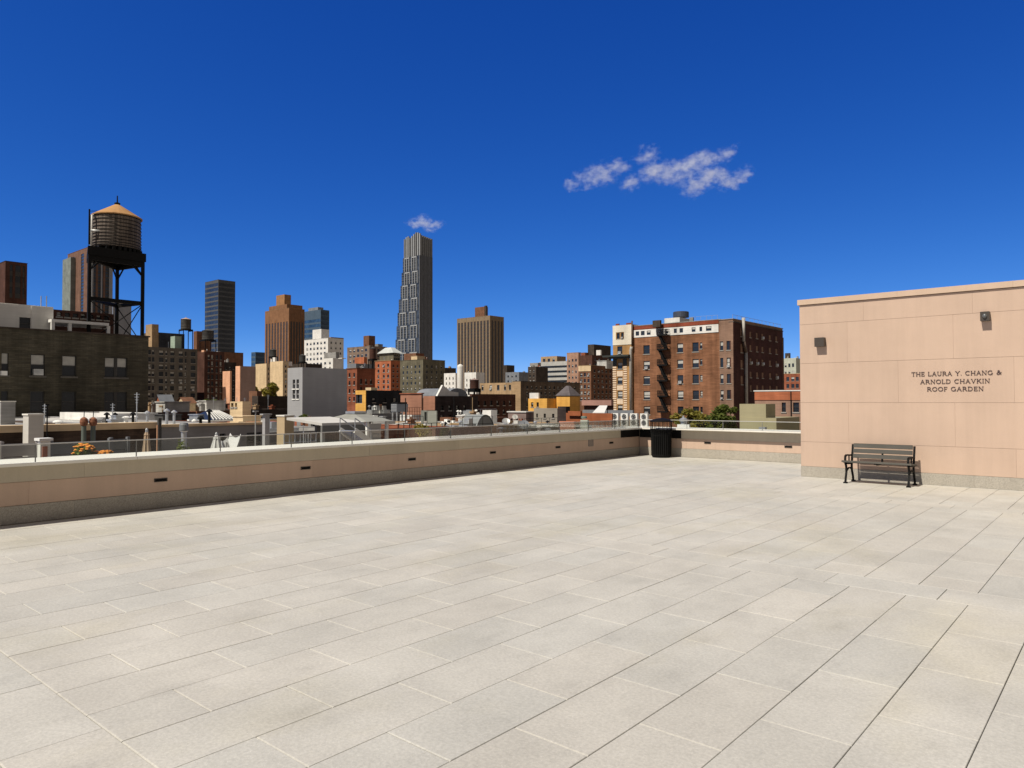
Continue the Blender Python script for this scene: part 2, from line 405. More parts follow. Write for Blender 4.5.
def glass_rail():
    t = thing('glass_railing', 'low frameless glass railing with thin cap rail on the left parapet', 'railing', (WX+.2, 6, .83), 'glass railings')
    X = WX+.2; edges = [3.24-1.3*k for k in range(7, 0, -1)]+[3.24+1.3*k for k in range(0, 13)]
    edges = [e for e in edges if e < WY-.2]+[WY-.24]
    for a, b_ in zip(edges[:-1], edges[1:]):
        p = MB(); p.box(X-.006, a+.006, .832, X+.006, b_-.006, 1.065); p.build('glass_panel', CLEAR, t)
    for e in edges[1:-1]:
        p = MB(); p.box(X-.007, e-.006, .832, X+.007, e+.006, 1.06); p.build('post', plain('rail_post', (.22, .215, .2), .5), t)
    p = MB(); p.box(X-.011, edges[0], 1.065, X+.011, edges[-1], 1.079); p.build('cap_rail', RAILM, t)
    t = thing('glass_railing', 'short glass railing on the far parapet between bin and pavilion', 'railing', (-8, WY-.2, .83), 'glass railings')
    Y = WY-.2; edges = [WX+.24, -9.77, -8.68, -7.58, -6.5, BX+.85]
    for a, b_ in zip(edges[:-1], edges[1:]):
        p = MB(); p.box(a+.006, Y-.006, .832, b_-.006, Y+.006, 1.065); p.build('glass_panel', CLEAR, t)
    for e in edges[1:-1]:
        p = MB(); p.box(e-.006, Y-.007, .832, e+.006, Y+.007, 1.06); p.build('post', MATS['rail_post'], t)
    p = MB(); p.box(edges[0], Y-.011, 1.065, edges[-1], Y+.011, 1.079); p.build('cap_rail', RAILM, t)
glass_rail()

def pavilion():
    t = thing('pavilion', 'windowless pink stone clad pavilion behind the bench', 'building', (BX+5, BY+2.5, 0))
    X1 = 8.5; Y1 = 21.5
    core = MB(); core.box(BX+.012, BY+.012, -.5, X1, Y1, 3.69); core.build('wall', JOINT, t)
    def both(z0, z1, jx, jy, mat, name, off=0):
        b = MB(); panels(b, 'x', BY-off, -1, BX-off, X1, z0, z1, jx); panels(b, 'y', BX-off, -1, BY+.12-off, Y1, z0, z1, jy); b.build(name, mat, t)
    both(0, .225, [-4.62, -2.35, -.1], [18.2], GRANITE, 'granite_base', .003)
    both(.225, .75, every(-3.6, X1, 1.91), every(BY+1, Y1, 1.91), PINK, 'pink_course')
    both(.75, 1.59, every(-4.55, X1, 1.91), every(BY+1.9, Y1, 1.91), PINK, 'pink_course')
    both(1.59, 2.43, every(-3.61, X1, 1.91), every(BY+1, Y1, 1.91), PINK, 'pink_course')
    both(2.43, 3.27, every(-4.56, X1, 1.91), every(BY+1.9, Y1, 1.91), PINK, 'pink_course')
    both(3.27, 3.69, every(-4.24, X1, 1.91), every(BY+1, Y1, 1.91), PINK, 'pink_course')
    c = MB(); panels(c, 'x', BY-.035, -1, BX-.035, X1, 3.695, 3.812, every(-3.6, X1, 1.91), .5); panels(c, 'y', BX-.035, -1, BY+.47, Y1, 3.695, 3.812, [18.2], .5)
    c.build('coping', stone('pale_pink_coping', (.55, .41, .31), .05, 120), t)
    rf = MB(); rf.box(BX+.47, BY+.47, 3.692, X1, Y1, 3.75); rf.build('roof', TAR, t)
pavilion()

def sconce(x, z, label, open_):
    t = thing('wall_light', label, 'wall light', (x, BY, z), 'box lights on the pavilion wall'); w, h, d = (.072 if open_ else .096), (.085 if open_ else .095), .13
    m = plain('bronze_fixture', (.05, .04, .032), .5)
    b = MB(); b.box(-w, -d, h-.012, w, 0, h); b.box(-w, -d, -h, -w+.012, 0, h-.012); b.box(w-.012, -d, -h, w, 0, h-.012); b.box(-w+.012, -.012, -h, w-.012, 0, h-.012)
    b.box(-w+.012, -d, -h, w-.012, -d+.012, h-.012); b.box(-w+.012, -d+.012, -h, w-.012, -.012, -h+.012)
    b.local('housing', m, t)
    l = MB(); l.lathe([(.01, -.045), (.03, -.03), (.04, .0), (.03, .03), (.01, .045)], 12, (0, -d+(-.004 if open_ else .06))); l.local('lamp', plain('lamp_glass', (.10, .105, .11), .25), t, True)
sconce(-5.085, 2.87, 'closed bronze box light near the left corner of the pavilion wall', False)
sconce(-2.12, 3.19, 'bronze box light with visible lamp, high above the lettering', True)

# serif capitals drawn from strokes on a unit-height grid: thick stems, thin hairlines, foot serifs
def arc(cx, cy, rx, ry, a0, a1, n=14): return [(cx+rx*math.cos(R(a0+(a1-a0)*i/n)), cy+ry*math.sin(R(a0+(a1-a0)*i/n))) for i in range(n+1)]
TK, TN = .128, .075
def sv(x, y, w=.2): return ([(x-w/2-.03, y), (x+w/2+.03, y)], .055)
def stem(x, a=0, b=1): return [([(x, a), (x, b)], TK), sv(x, a+.028 if a == 0 else a-.0), sv(x, b-.028)]
GLY = {
 'T': (.80, [([(.4,0),(.4,.95)],TK), ([(.02,.955),(.78,.955)],TN), sv(.4,.028), ([(.03,.97),(.03,.76)],.06), ([(.77,.97),(.77,.76)],.06)]),
 'H': (.95, stem(.16)+stem(.79)+[([(.16,.5),(.79,.5)],TN)]),
 'E': (.74, [([(.16,0),(.16,1)],TK), ([(.03,.045),(.68,.045)],TN), ([(.03,.955),(.66,.955)],TN), ([(.16,.52),(.55,.52)],TN), ([(.67,.03),(.69,.24)],.06), ([(.65,.97),(.65,.78)],.06), ([(.55,.62),(.55,.42)],.06)]),
 'F': (.68, [([(.16,0),(.16,1)],TK), sv(.16,.028), ([(.03,.955),(.64,.955)],TN), ([(.16,.5),(.52,.5)],TN), ([(.63,.97),(.63,.78)],.06), ([(.52,.6),(.52,.4)],.06)]),
 'L': (.70, [([(.16,0),(.16,1)],TK), sv(.16,.972), ([(.03,.045),(.66,.045)],TN), ([(.64,.03),(.67,.26)],.06)]),
 'A': (.92, [([(.12,0),(.45,1)],TN), ([(.45,1),(.79,0)],TK), ([(.24,.36),(.66,.36)],TN), sv(.11,.028), sv(.80,.028)]),
 'V': (.90, [([(.12,1),(.45,0)],TK), ([(.45,0),(.78,1)],TN), sv(.11,.972), sv(.79,.972)]),
 'Y': (.86, [([(.1,1),(.43,.48)],TK), ([(.43,.48),(.76,1)],TN), ([(.43,.5),(.43,0)],TK), sv(.43,.028), sv(.09,.972), sv(.77,.972)]),
 'N': (.96, [([(.16,0),(.16,1)],TN), ([(.14,1),(.8,0)],TK), ([(.8,0),(.8,1)],TN), sv(.16,.028), sv(.1,.972,.1), sv(.8,.972)]),
 'I': (.36, stem(.18)),
 'K': (.90, stem(.16)+[([(.2,.44),(.72,.97)],TN), ([(.36,.58),(.8,.02)],TK), sv(.8,.028), sv(.72,.972)]),
 'U': (.92, [([(.16,1),(.16,.34)]+arc(.46,.32,.30,.275,180,360)[1:-1]+[(.76,.34),(.76,1)],.11), sv(.16,.972), sv(.76,.972)]),
 'R': (.88, stem(.16)+[([(.16,.955),(.42,.955)]+arc(.42,.73,.24,.225,90,-90)+[(.16,.505)],.10), ([(.42,.5),(.8,.02)],TK), sv(.83,.028,.1)]),
 'D': (.95, [([(.17,0),(.17,1)],TK), ([(.03,.955),(.40,.955)]+arc(.40,.5,.43,.455,90,-90)+[(.03,.045)],.105)]),
 'O': (1.0, [(arc(.5,.5,.42,.45,0,360,28),.115)]),
 'C': (.92, [(arc(.5,.5,.42,.45,48,312,22),.115), ([(.80,.98),(.80,.74)],.055)]),
 'G': (.98, [(arc(.5,.5,.42,.45,48,318,22),.115), ([(.80,.98),(.80,.74)],.055), ([(.84,.03),(.84,.42)],TK), sv(.82,.42)]),
 '.': (.28, [([(.14,.0),(.14,.13)],.13)]),
 '&': (.98, [([(.86,.02),(.36,.62)]+arc(.42,.77,.17,.18,215,-40,12)+[(.50,.62),(.26,.45)]+arc(.33,.25,.24,.21,130,300,12)+[(.62,.18),(.80,.50)],.105), sv(.82,.5)]),
 ' ': (.42, [])}
def lettering():
    t = thing('wall_lettering', 'dark serif capitals naming the roof garden on the pink wall', 'lettering', (-2.63, BY, 1.98))
    m = plain('dark_bronze_letters', (.055, .03, .035), .6)
    for txt, x0, x1, z0, h in (('THE LAURA Y. CHANG &', -3.37, -1.885, 2.108, .080), ('ARNOLD CHAVKIN', -3.22, -2.07, 1.956, .080), ('ROOF GARDEN', -3.105, -2.17, 1.812, .080)):
        tot = sum(GLY[c][0] for c in txt)+.10*(len(txt)-1); k = (x1-x0)/tot; x = 0
        for ch in txt:
            adv, st = GLY[ch]; mb = MB()
            for pts, w in st:
                P = [Vector((x0+(x+p[0])*k, z0+p[1]*h)) for p in pts]; ww = w*h/2
                L = []; Rr = []
                for i, p in enumerate(P):
                    a = P[max(i-1, 0)]; b_ = P[min(i+1, len(P)-1)]; d = (b_-a).normalized(); n = Vector((-d.y, d.x))*ww
                    L.append(p+n); Rr.append(p-n)
                y0, y1 = BY-.012, BY+.004
                for i in range(len(P)-1):
                    q = [L[i], Rr[i], Rr[i+1], L[i+1]]
                    mb.add([(v.x, y0, v.y) for v in q]+[(v.x, y1, v.y) for v in q], [(0,1,2,3),(0,4,5,1),(1,5,6,2),(2,6,7,3),(3,7,4,0)])
            x += adv+.10
            if st: mb.build('letter', m, t)
lettering()

def bench():
    cx, cy = -3.85, 15.50
    t = thing('park_bench', 'slatted park bench with black iron ends against the pink wall', 'bench', (cx, cy, 0))
    wood = wall('weathered_slat', (.125, .118, .105), .18, rough=.75); W = 1.16
    def frame(x, arm=True):
        b = MB(); w = .036
        P = lambda pts, r: [b.bar((x, a[0], a[1]), (x, c[0], c[1]), r, r*.8) for a, c in zip(pts[:-1], pts[1:])]
        P([(-.27,.02),(-.25,.10),(-.20,.22),(-.205,.32),(-.25,.395)], w)            # front leg
        P([(.25,.02),(.235,.10),(.17,.22),(.155,.32),(.17,.40)], w)                  # rear leg
        P([(-.27,.39),(-.1,.375),(.08,.37),(.17,.40)], w)                           # seat rail
        P([(.17,.38),(.195,.50),(.235,.64),(.26,.745)], w)                           # back post
        P([(-.20,.23),(-.05,.29),(.05,.29),(.165,.23)], w*.7)                       # brace
        b.box(x-.035, -.30, 0, x+.035, -.235, .025); b.box(x-.035, .225, 0, x+.035, .29, .025)
        if arm:
            P([(-.24,.39),(-.275,.46),(-.26,.53),(-.20,.55),(-.05,.545),(.10,.53),(.20,.535)], w)
            P([(-.02,.385),(-.02,.54)], w*.6)
        else: pass
        b.v = [(p[0]+cx, p[1]+cy, p[2]) for p in b.v]
        return b
    for x in (-W/2+.02, W/2-.02): frame(x).build('end_frame', BLACK, t)
    b = MB(); b.bar((cx, cy-.2, .385), (cx, cy+.17, .39), .03, .03); b.bar((cx, cy+.17, .39), (cx, cy+.235, .64), .03, .025); b.build('centre_support', BLACK, t)
    for k in range(5):
        y = -.27+k*.095; z = .42-.006*k+(.012 if k == 0 else 0)
        b = MB(); b.box(cx-W/2-.04, cy+y-.038, z-.016, cx+W/2+.04, cy+y+.038, z+.016); b.build('seat_slat', wood, t)
    for k in range(3):
        f = .22+k*.33; y = .185+.085*f+.0; z = .45+.31*f
        b = MB(); b.bar((cx-W/2+.045, cy+y-.035, z), (cx+W/2-.045, cy+y-.035, z), .078, .03)
        # tilt with the back posts
        c = Vector((0, cy+y-.035, z)); rot = Matrix.Rotation(R(-14), 3, 'X') @ Matrix.Rotation(R(90), 3, 'X')
        b.v = [tuple(Vector((p[0], 0, 0)) + Vector((0, c.y, c.z)) + rot @ (Vector((0, p[1]-c.y, p[2]-c.z)))) for p in b.v]
        b.build('back_slat', wood, t)
    b = MB(); b.box(cx-.03, cy-.30, .395, cx+.03, cy-.278, .425); b.build('plaque', BLACK, t)
bench()

def bin_():
    c = (-10.45, 18.74)
    t = thing('litter_bin', 'black slatted steel litter bin with bonnet in the terrace corner', 'litter bin', (c[0], c[1], 0))
    def pr(r, z0, z1, th): return [(r, z0), (r+th, z0), (r+th, z1), (r, z1), (r, z0)]
    b = MB(); n = 30
    for i in range(n):
        a = 2*math.pi*i/n; ca, sa = math.cos(a), math.sin(a)
        pts = [(c[0]+ca*r, c[1]+sa*r, z) for r, z in ((.272,.05),(.276,.30),(.278,.55),(.284,.70),(.31,.80))]
        for p, q in zip(pts[:-1], pts[1:]): b.bar(p, q, .030, .010)
    b.build('slat_body', BLACK, t)
    for z, r in ((.06,.262),(.62,.268)):
        b = MB(); b.lathe(pr(r, z, z+.03, .012), 30, c, caps=False); b.build('hoop', BLACK, t)
    b = MB(); b.lathe(pr(.30, .79, .815, .02), 30, c, caps=False); b.build('rim', BLACK, t)
    b = MB(); b.lathe([(.24,.03),(.245,.70),(.235,.70),(.23,.04)], 24, c, caps=True); b.build('liner', BLACK, t)
    b = MB()
    for i in range(16):
        a = 2*math.pi*i/16; ca, sa = math.cos(a), math.sin(a)
        b.bar((c[0]+ca*.30, c[1]+sa*.30, .81), (c[0]+ca*.295, c[1]+sa*.295, 1.03), .016, .008)
    b.build('bonnet_bar', BLACK, t)
    b = MB(); b.lathe([(.335,1.025),(.33,1.05),(.25,1.085),(.12,1.12),(.04,1.13),(.03,1.115),(.10,1.10),(.24,1.06),(.31,1.02)], 30, c); b.build('bonnet_lid', BLACK, t)
    b = MB(); b.lathe([(.25,0),(.27,.05)], 24, c); b.build('foot_ring', BLACK, t)
bin_()

# ------------------------------------------------------------------ windows and buildings
TPL = {}
def tpl(w, h, style, sh=3.0):
    """window template: u to the right, facing -Y, origin at the bottom centre of the opening. -> (frame MB, pane MB, sill MB)"""
    key = (round(w, 2), round(h, 2), style, round(sh, 2))
    if key in TPL: return key
    f, p, s = MB(), MB(), MB(); d = .16; x = w/2
    if style.startswith('hung') or style.startswith('double'):
        fw = min(.07, w*.08)
        xs = [(-x, x)] if style.startswith('hung') else [(-x, -.06), (.06, x)]
        if len(xs) == 2: f.box(-.06, d-.06, 0, .06, d+.02, h)
        for a, b in xs:
            f.box(a, d-.05, 0, a+fw, d+.02, h); f.box(b-fw, d-.05, 0, b, d+.02, h)
            f.box(a+fw, d-.05, 0, b-fw, d+.02, fw); f.box(a+fw, d-.05, h-fw, b-fw, d+.02, h)
            f.box(a+fw, d-.04, h*.48, b-fw, d+.02, h*.48+fw)
            bl = {'A': .48, 'B': .0, 'C': .75, 'D': .25}[style[-1]]
            p.quad((a+fw, d, fw), (b-fw, d, fw), (b-fw, d, h*(1-bl)), (a+fw, d, h*(1-bl)), 0)
            if bl: p.quad((a+fw, d, h*(1-bl)), (b-fw, d, h*(1-bl)), (b-fw, d, h-fw), (a+fw, d, h-fw), 1)
        s.box(-x-.1, -.07, -.14, x+.1, .12, -.002)
    elif style[:4] == 'band':
        p.quad((-x, d*.5, 0), (x, d*.5, 0), (x, d*.5, h), (-x, d*.5, h), 0)
        n = max(1, round(w/sh))
        for i in range(1, n): f.box(-x+w*i/n-.09, d*.5-.07, 0, -x+w*i/n+.09, d*.5-.002, h)
    elif style[:5] == 'strip':
        p.quad((-x, d, 0), (x, d, 0), (x, d, h), (-x, d, h), 0)
        n = max(1, round(h/sh))
        for i in range(n):
            z = h*i/n
            f.box(-x, d-.10, z, x, d-.002, z+h/n*(.42 if style[-1] != 'T' else .2))
    else:   # plain: far windows, dark pane, thin frame, blind on some
        p.quad((-x, d, 0), (x, d, 0), (x, d, h), (-x, d, h), 0)
        bl = {'A': .5, 'B': 0, 'C': .8, 'D': .3}.get(style[-1], 0)
        if bl: p.quad((-x+.05, d-.01, h*(1-bl)), (x-.05, d-.01, h*(1-bl)), (x-.05, d-.01, h), (-x+.05, d-.01, h), 1)
        f.box(-x, d-.05, h*.48, x, d-.012, h*.48+.07); s.box(-x-.08, -.06, -.13, x+.08, .1, -.002)
    TPL[key] = [f, p, s, {}]
    return key
def wpick(style):
    if style in ('hung', 'plain', 'double'): return style+rnd.choice('AABBBBCD')
    return style

class Bld: pass
def face_frame(B, face):
    if face == 'S': return Vector((B.x0, B.y0, 0)), Vector((1, 0, 0)), Vector((0, -1, 0)), B.x1-B.x0
    return Vector((B.x1, B.y0, 0)), Vector((0, 1, 0)), Vector((1, 0, 0)), B.y1-B.y0
def px_u(B, face, px, py=400):
    r = ray(px, py)
    if face == 'S': return r.x*(B.y0/r.y)-B.x0
    return r.y*(B.x1/r.x)-B.y0
def px_z(B, face, px, py):
    return (ony(px, py, B.y0) if face == 'S' else onx(px, py, B.x1)).z
def openings(B, face, specs):
    """-> list of (u0,u1,z0,z1,style)"""
    o, u, n, W = face_frame(B, face); H = []
    zlow = EYE-(34/FPX)*B.d-2.0
    for s in specs or []:
        if s[0] == 'grid':
            _, sh, cw, fw, fh, top, style = s[:7]; m = s[7] if len(s) > 7 else .06*W
            ps, pc = (5.4, 4.3) if B.d0 > 120 else (9.0, 7.5)
            sh = sh/3.2*ps*B.d/FPX; top *= B.d/B.d0*.6; nc = max(1, int(round(B.pxw[face]/(cw/3.4*pc)))); cw = (W-2*m)/nc
            z = B.zt-top-sh
            while z+sh > max(zlow, B.zb+2):
                for c in range(nc):
                    uc = m+cw*(c+.5)
                    H.append((uc-cw*fw/2, uc+cw*fw/2, z+sh*.28, z+sh*(.28+fh), wpick(style), sh))
                z -= sh
        elif s[0] == 'px':
            _, cols, rows, ref, style = s
            for (a, b) in cols:
                ua, ub = px_u(B, face, a), px_u(B, face, b)
                for (t, bt) in rows:
                    H.append((ua, ub, px_z(B, face, ref, bt), px_z(B, face, ref, t), wpick(style), 3))
        elif s[0] == 'bands':
            _, sh, fh, top, mw = s[:5]; sh = sh/4*4.7*B.d/FPX; mw *= B.d/B.d0; m = s[5] if len(s) > 5 else .6; z = B.zt-top-sh
            while z+sh > max(zlow, B.zb+2):
                H.append((m, W-m, z+sh*.3, z+sh*(.3+fh), 'band', mw)); z -= sh
        elif s[0] == 'strips':
            _, cw, fw, top, sh, style = s[:6]; m = s[6] if len(s) > 6 else .05*W
            sh = 3.3*B.d/FPX; top *= B.d/B.d0; nc = max(1, int(round(B.pxw[face]/cw))); cw = (W-2*m)/nc; n = int((B.zt-top-max(zlow, B.zb+2))/sh)
            for c in range(nc):
                uc = m+cw*(c+.5); H.append((uc-cw*fw/2, uc+cw*fw/2, B.zt-top-n*sh, B.zt-top, style, sh))
    return [h for h in H if h[0] > .02 and h[1] < W-.02 and h[3] < B.zt-.1]
def facade(mb, B, face, holes, dep=.16):
    o, u, n, W = face_frame(B, face)
    us = sorted({0, W} | {h[0] for h in holes} | {h[1] for h in holes}); zs = sorted({B.zb, B.zt} | {h[2] for h in holes} | {h[3] for h in holes})
    us = [v for i, v in enumerate(us) if i == 0 or v-us[i-1] > 1e-4]; zs = [v for i, v in enumerate(zs) if i == 0 or v-zs[i-1] > 1e-4]
    inside = set()
    import bisect
    for h in holes:
        i0, i1 = bisect.bisect_left(us, h[0]-1e-4), bisect.bisect_left(us, h[1]-1e-4); j0, j1 = bisect.bisect_left(zs, h[2]-1e-4), bisect.bisect_left(zs, h[3]-1e-4)
        for i in range(i0, i1):
            for j in range(j0, j1): inside.add((i, j))
    P = lambda a, z, q=0: o+u*a+Vector((0, 0, z))-n*q
    for i in range(len(us)-1):
        j = 0
        while j < len(zs)-1:
            if (i, j) in inside: j += 1; continue
            k = j
            while k+1 < len(zs)-1 and (i, k+1) not in inside: k += 1
            mb.quad(P(us[i], zs[j]), P(us[i+1], zs[j]), P(us[i+1], zs[k+1]), P(us[i], zs[k+1])); j = k+1
    for a, b, c, d, *_ in holes:
        mb.quad(P(a,c), P(a,c,dep), P(a,d,dep), P(a,d)); mb.quad(P(b,c,dep), P(b,c), P(b,d), P(b,d,dep))
        mb.quad(P(a,c), P(b,c), P(b,c,dep), P(a,c,dep)); mb.quad(P(a,d,dep), P(b,d,dep), P(b,d), P(a,d))
NWIN = 0
def put_windows(B, face, holes, mats, full, budget):
    global NWIN
    o, u, n, W = face_frame(B, face); rot = 0 if face == 'S' else R(90)
    org = Vector(B.root['_org']); rest = MB()
    nm = {'band': 'window_band', 'stri': 'window_strip'}
    for h in holes:
        key = tpl(h[1]-h[0], h[3]-h[2], h[4], h[5] if len(h) > 5 else 3); f, p, s, cache = TPL[key]
        loc = o+u*((h[0]+h[1])/2)+Vector((0, 0, h[2]))
        fm, pm, sm = mats
        if budget[0] <= 0:
            M = Matrix.Translation(loc) @ Matrix.Rotation(rot, 4, 'Z')
            q = MB(); q.merge(f); q.m = [0]*len(q.m); k = len(q.m); q.merge(p); q.m = q.m[:k]+[1+x for x in q.m[k:]]; k = len(q.m); q.merge(s); q.m = q.m[:k]+[3]*(len(q.m)-k)
            rest.merge(q, M); continue
        budget[0] -= 1; NWIN += 1
        ck = (fm.name, pm.name, sm.name, full)
        if ck not in cache:
            if full and s.v: cache[ck] = (f.mesh('window', [fm]), p.mesh('pane', [pm, BLIND]), s.mesh('sill', [sm]))
            else:
                q = MB(); q.merge(f); k = len(q.m); q.merge(p); q.m = q.m[:k]+[1+x for x in q.m[k:]]; k = len(q.m); q.merge(s); q.m = q.m[:k]+[3]*(len(q.m)-k)
                cache[ck] = (q.mesh('window', [fm, pm, BLIND, sm]),)
        ms = cache[ck]; w = bpy.data.objects.new(nm.get(h[4][:4], 'window'), ms[0]); sc.collection.objects.link(w)
        w.parent = B.root; w.location = loc-org; w.rotation_euler.z = rot
        if len(ms) == 3:
            for nme, me in zip(('pane', 'sill'), ms[1:]):
                c = bpy.data.objects.new(nme, me); sc.collection.objects.link(c); c.parent = w
        if h[4][:4] in ('hung', 'plai') and h[1]-h[0] > .5 and (B.d0 < 175) and rnd.random() < .13:
            ww = min(.32, (h[1]-h[0])*.32); hh = ww*.75
            if (ww,) not in TPL:
                q = MB(); q.box(-ww, -.28, .03, ww, .1, .03+hh*2); q.box(-ww*.85, -.285, .03+hh*.5, ww*.85, -.281, .03+hh*1.8, 1); TPL[(ww,)] = q.mesh('window_air_conditioner', [FR_W, STEEL])
            c = bpy.data.objects.new('window_air_conditioner', TPL[(ww,)]); sc.collection.objects.link(c); c.parent = B.root; c.location = loc-org; c.rotation_euler.z = rot
    if rest.v:
        q = rest.build('window_rows', [mats[0], mats[1], BLIND, mats[2]], B.root); q['kind'] = 'stuff'

def building(name, label, cat, xl, xc, xr, yt, d, mat, S=None, E=None, w=14, l=16, zb=GROUND, group=None, cope=None, roof=None, par=.6,
             frame=None, glass=None, sill=None, full=False, root=None, part='wall', cap=.12, budget=100, X=None, Y=None, ref=None):
    B = Bld(); c = at(xc, yt, d); B.d = dm(d); B.d0 = d
    if X is not None: c = onx(xc, 400, X); c.z = onx(ref or xc, yt, X).z; B.d0 = B.d = (c-Vector((0, 0, EYE))).dot(AF)
    if Y is not None: c = ony(xc, 400, Y); c.z = ony(ref or xc, yt, Y).z; B.d0 = B.d = (c-Vector((0, 0, EYE))).dot(AF)
    B.pxw = {'S': (xc-xl) if xl is not None else 40, 'E': (xr-xc) if xr is not None else 40}; B.zt = c.z; B.zb = zb; B.x1, B.y0 = c.x, c.y
    if xl is not None: r = ray(xl, 400); B.x0 = r.x*(B.y0/r.y)
    else: B.x0 = B.x1-w
    if xr is not None: r = ray(xr, 400); B.y1 = r.y*(B.x1/r.x)
    else: B.y1 = B.y0+l
    return _finish(B, name, label, cat, mat, S, E, group, cope, roof, par, frame, glass, sill, full, root, part, cap, budget)
def _finish(B, name, label, cat, mat, S, E, group, cope, roof, par, frame, glass, sill, full, root, part, cap, budget):
    B.root = root or thing(name, label, cat, ((B.x0+B.x1)/2, (B.y0+B.y1)/2, B.zb), group)
    B.budget = [budget]
    hS, hE = openings(B, 'S', S), openings(B, 'E', E)
    mb = MB(); facade(mb, B, 'S', hS); facade(mb, B, 'E', hE)
    x0, x1, y0, y1, zb, zt = B.x0, B.x1, B.y0, B.y1, B.zb, B.zt; t = min(.35, (x1-x0)*.15, (y1-y0)*.15); zr = max(zt-par, zb+.1)
    mb.quad((x1,y1,zb),(x0,y1,zb),(x0,y1,zt),(x1,y1,zt)); mb.quad((x0,y1,zb),(x0,y0,zb),(x0,y0,zt),(x0,y1,zt))
    # parapet: inner faces and rim
    a, b, c, e = x0+t, x1-t, y0+t, y1-t
    mb.quad((a,c,zt),(b,c,zt),(b,c,zr),(a,c,zr)); mb.quad((b,c,zt),(b,e,zt),(b,e,zr),(b,c,zr)); mb.quad((b,e,zt),(a,e,zt),(a,e,zr),(b,e,zr)); mb.quad((a,e,zt),(a,c,zt),(a,c,zr),(a,e,zr))
    mb.quad((x0,y0,zt),(x1,y0,zt),(b,c,zt),(a,c,zt)); mb.quad((x1,y0,zt),(x1,y1,zt),(b,e,zt),(b,c,zt)); mb.quad((x1,y1,zt),(x0,y1,zt),(a,e,zt),(b,e,zt)); mb.quad((x0,y1,zt),(x0,y0,zt),(a,c,zt),(a,e,zt))
    B.wall = mb.build(part, mat, B.root)
    q = MB(); q.quad((a,c,zr),(b,c,zr),(b,e,zr),(a,e,zr)); q.build('roof', roof or GREYROOF, B.root); B.zr = zr
    if cope is not None:
        k = MB(); ov = .1; z0, z1 = zt+.003, zt+cap
        k.box(x0-ov,y0-ov,z0,x1+ov,c+.05,z1); k.box(x0-ov,e-.05,z0,x1+ov,y1+ov,z1); k.box(x0-ov,c+.052,z0,a+.05,e-.052,z1); k.box(b-.05,c+.052,z0,x1+ov,e-.052,z1)
        k.build('coping', cope, B.root)
    ms = (frame or FR_D, glass or GLASS, sill or SILL)
    put_windows(B, 'S', hS, ms, full, B.budget); put_windows(B, 'E', hE, ms, full, B.budget)
    return B
def pent(B, xl, xc, xr, yt, d, mat, S=None, E=None, name='penthouse', w=6, l=6, cope=None, **kw):
    """a rooftop box that belongs to the building"""
    return building(None, None, None, xl, xc, xr, yt, d, mat, S, E, w=w, l=l, zb=B.zr-.02, root=B.root, part=name, par=.25, cope=cope, **kw)
